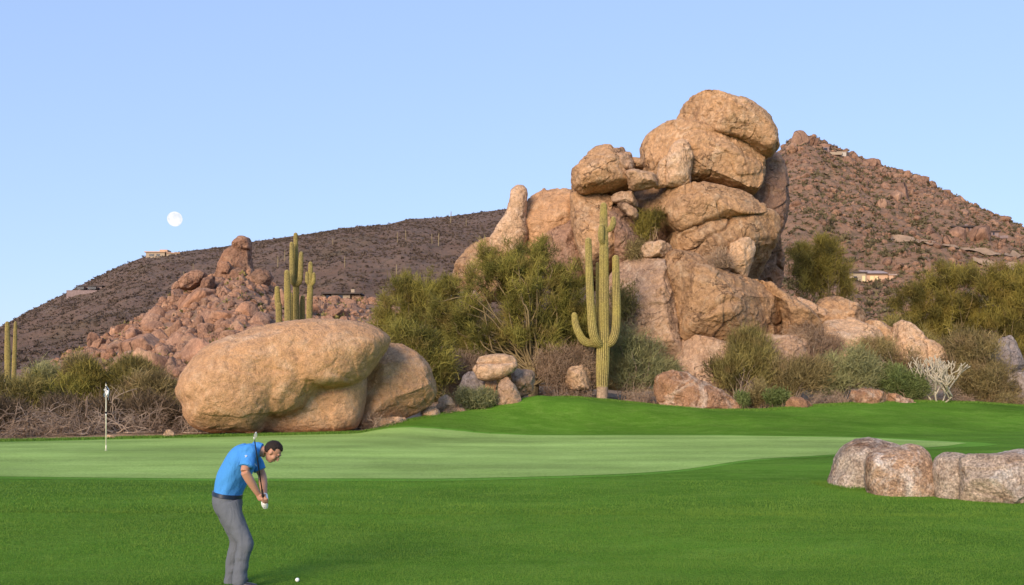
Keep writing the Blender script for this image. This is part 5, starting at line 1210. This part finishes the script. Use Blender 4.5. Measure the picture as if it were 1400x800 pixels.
# shoes
for a_, nm in ((ankR, 0), (ankL, 1)):
    g0 = gz0-ZOFF
    V, F = fuse([tube(smooth_path([[a_[0]-.055, a_[1], g0+.05], [a_[0], a_[1], g0+.05], [a_[0]+.10, a_[1]-.005, g0+.04], [a_[0]+.185, a_[1]-.01, g0+.03]], 12), [.034]*4+[.042]*5+[.04, .034, .022], 16, rad2=[.04, .048, .05, .048, .044, .04, .036, .034, .032, .03, .026, .018]),
                 el([[a_[0]-.01, a_[1], g0+.10], [a_[0], a_[1], g0+.05]], [6.5, 6.5], [.042, .042], 16)], .006, 3)
    V[:, 2] = np.maximum(V[:, 2], g0); sh_ = mk('shoe', V+z_, F, M['shoe'], man)
# hair: cap over the skull, open at the face
V, F = ico(5); W = V*np.array((.106, .083, .111)); keepv = ~((W[:, 0] > .030-.25*np.clip(W[:, 2]-.045, -1, 0)*0) & (W[:, 2] < .058)) & (W[:, 2] > -.080+.5*np.clip(W[:, 0]+.05, 0, 1)) & ~((abs(W[:, 1]) > .06) & (W[:, 2] < .0) & (W[:, 0] > -.022) )
F = F[keepv[F].all(1)]; W = W*(1+.035*vn(V*9, 3)+.02*vn(V*22, 4))[:, None]
W = HC+((W+np.array([-.012, 0, .022])) @ AX)*hs; used_ = np.unique(F); rm = -np.ones(len(W), int); rm[used_] = np.arange(len(used_))
ho = mk('hair', W[used_]+z_, rm[F], M['hair'], man); md = ho.modifiers.new('thick', 'SOLIDIFY'); md.thickness = .014; md.offset = -1
for b_ in (-1, 1):
    V, F = ellipsoid(hp(.081, b_*.031, .006), np.array((.0085,)*3)*hs, AX); eo = mk('eye', V+z_, F, M['eye'], man)
    V, F = ellipsoid(hp(.0905, b_*.031, .004), np.array((.004, .0055, .0055))*hs, AX); mk('iris', V+z_, F, M['hair'], eo)
    V, F = ellipsoid(hp(.094, b_*.031, .028), np.array((.006, .019, .0045))*hs, AX); mk('eyebrow', V+z_, F, M['hair'], man)
V, F = ellipsoid(hp(.094, 0, -.064), np.array((.006, .021, .0055))*hs, AX); mk('mouth', V+z_, F, M['lip'], man)
# small white emblem on the near sleeve, chest piping
def onside(p, q, w, nm, dy):
    V, F = tube([p, q], [w, w*.8], 6); return mk(nm, V+z_, F, M['whitecloth'], man)
e_ = G(336.5, 624.5, -.285)
mb = MB()
for a_ in (-.9, 0, .9): mb.add(*tube([e_, e_+np.array([math.sin(a_)*.016, -.002, math.cos(a_)*.02])], [.004, .0015], 6))
mb.add(*tube([e_+[-.012, 0, -.006], e_+[.012, 0, -.006]], [.003, .003], 6)); V = np.concatenate(mb.V)+z_
mk('sleeve_emblem', V, mb.faces(), M['whitecloth'], man)
onside(G(347.5, 633, -.215), G(351, 637.5, -.21), .0035, 'sleeve_trim', 0)
# ---- club
g_top = c0-ca*.03; club = thing('golf_club', g_top+z_, 'golf club with dark shaft and bright head, raised upright in the golfer hands', 'golf club')
cl = lambda a, b, r0, r1, nm, mt: mk(nm, (lambda q: q[0]+z_)(tube([c0+ca*a, c0+ca*b], [r0, r1], 12)), tube([c0+ca*a, c0+ca*b], [r0, r1], 12)[1], M[mt], club)
Lc = np.linalg.norm(c1-c0)
cl(-.03, .24, .0145, .0105, 'grip', 'grip'); cl(.238, Lc-.03, .0062, .0052, 'shaft', 'grip'); cl(Lc-.05, Lc+.0, .0075, .0075, 'hosel', 'steel')
hx = np.cross(ca, (0, 1, 0)); hx /= np.linalg.norm(hx); hy = np.cross(ca, hx)
o_ = c0+ca*(Lc-.01)
prof = [(0, -.006), (.012, -.014), (.05, -.018), (.078, -.010), (.084, .02), (.074, .048), (.05, .052), (.02, .036), (0, .026)]
Vt = []
for th_ in (-.006, .006):
    for a, b in prof: Vt.append(o_+ca*(b+.012)+hy*(-a*.35)*1.0+hx*(-a)*.45+np.cross(hx, ca)*th_*1.0-np.array([0, a*.75, 0]))
n_ = len(prof); Fq = [(i, (i+1) % n_, n_+(i+1) % n_, n_+i) for i in range(n_)]
cen = np.array(Vt).reshape(2, n_, 3).mean(1); Vt = np.array(Vt+[cen[0], cen[1]])
Ft = [(2*n_, (i+1) % n_, i) for i in range(n_)]+[(2*n_+1, n_+i, n_+(i+1) % n_) for i in range(n_)]
hd = mk('club_head', Vt+z_, [np.array(Fq), np.array(Ft)], M['steel'], club, smooth=False); bv = hd.modifiers.new('b', 'BEVEL'); bv.width = .003; bv.segments = 2

# ------------------------------------------------------------------ grass blades: near turf, and longer fringes by the stones and along the desert edge
r = np.random.default_rng(77)
def blades(x, y, h, w, tint):
    n = len(x); z = zgrass(x, y)+.042; o = np.stack([x, y, z], 1); d = r.normal(size=(n, 3))*.38; d[:, 2] = 1; d /= np.linalg.norm(d, axis=1, keepdims=True)
    a = r.uniform(0, math.pi, n); s_ = np.stack([np.cos(a), np.sin(a), 0*a], 1)*w[:, None]*.5
    return np.stack([o-s_, o+s_, o+d*h[:, None]], 1).reshape(-1, 3), np.arange(3*n).reshape(-1, 3), np.repeat(tint, 3)
gb = MB()
for y0, y1, N, h, w in ((8.5, 12, 130000, .026, .0045), (12, 16, 120000, .030, .007), (16, 22, 90000, .034, .011)):
    y = np.sqrt(r.uniform(y0*y0, y1*y1, N)); y = y if y1 < 22 else y0+(y1-y0)*r.uniform(size=N)**1.7; x = r.uniform(-.60, .60, N)*y
    q = np.stack([x*1.3, y*1.8, 0*x], 1); cl = fbm(q, 9, 3)
    gb.add(*blades(x, y, h*r.uniform(.5, 1.2, N)*(1+.4*cl), w*r.uniform(.6, 1.3, N), np.clip(.5+.5*cl+r.normal(size=N)*.12, 0, 1)))
for X0, X1, YY in ((6.9, 14.0, 19.6),):
    N = 60000; x = r.uniform(X0-.6, X1, N); y = YY+(-(x-7)*.30+1.2)+r.normal(size=N)*.28; gb.add(*blades(x, y, .065*r.uniform(.4, 1.4, N), .011*r.uniform(.6, 1.3, N), r.uniform(0, .6, N)))
N = 60000; x = r.uniform(-24, 33, N); y = YB(x)-abs(r.normal(size=N))*.5+.08; gb.add(*blades(x, y, .09*r.uniform(.3, 1.3, N), .03*r.uniform(.6, 1.3, N), np.clip(r.normal(size=N)*.2+.5, 0, 1)))
t = NT('grass_blades'); M['blades'] = t.out(t.mix(t.attr('tint'), (.072, .158, .014), (.120, .215, .028)), None, .8)
tag(gb.build('grass', M['blades'], smooth=False, origin=(0, 0, 0)), 'short green turf blades of the fairway', 'grass', kind='stuff')

for o in SC.objects:
    if '_o' in o: del o['_o']
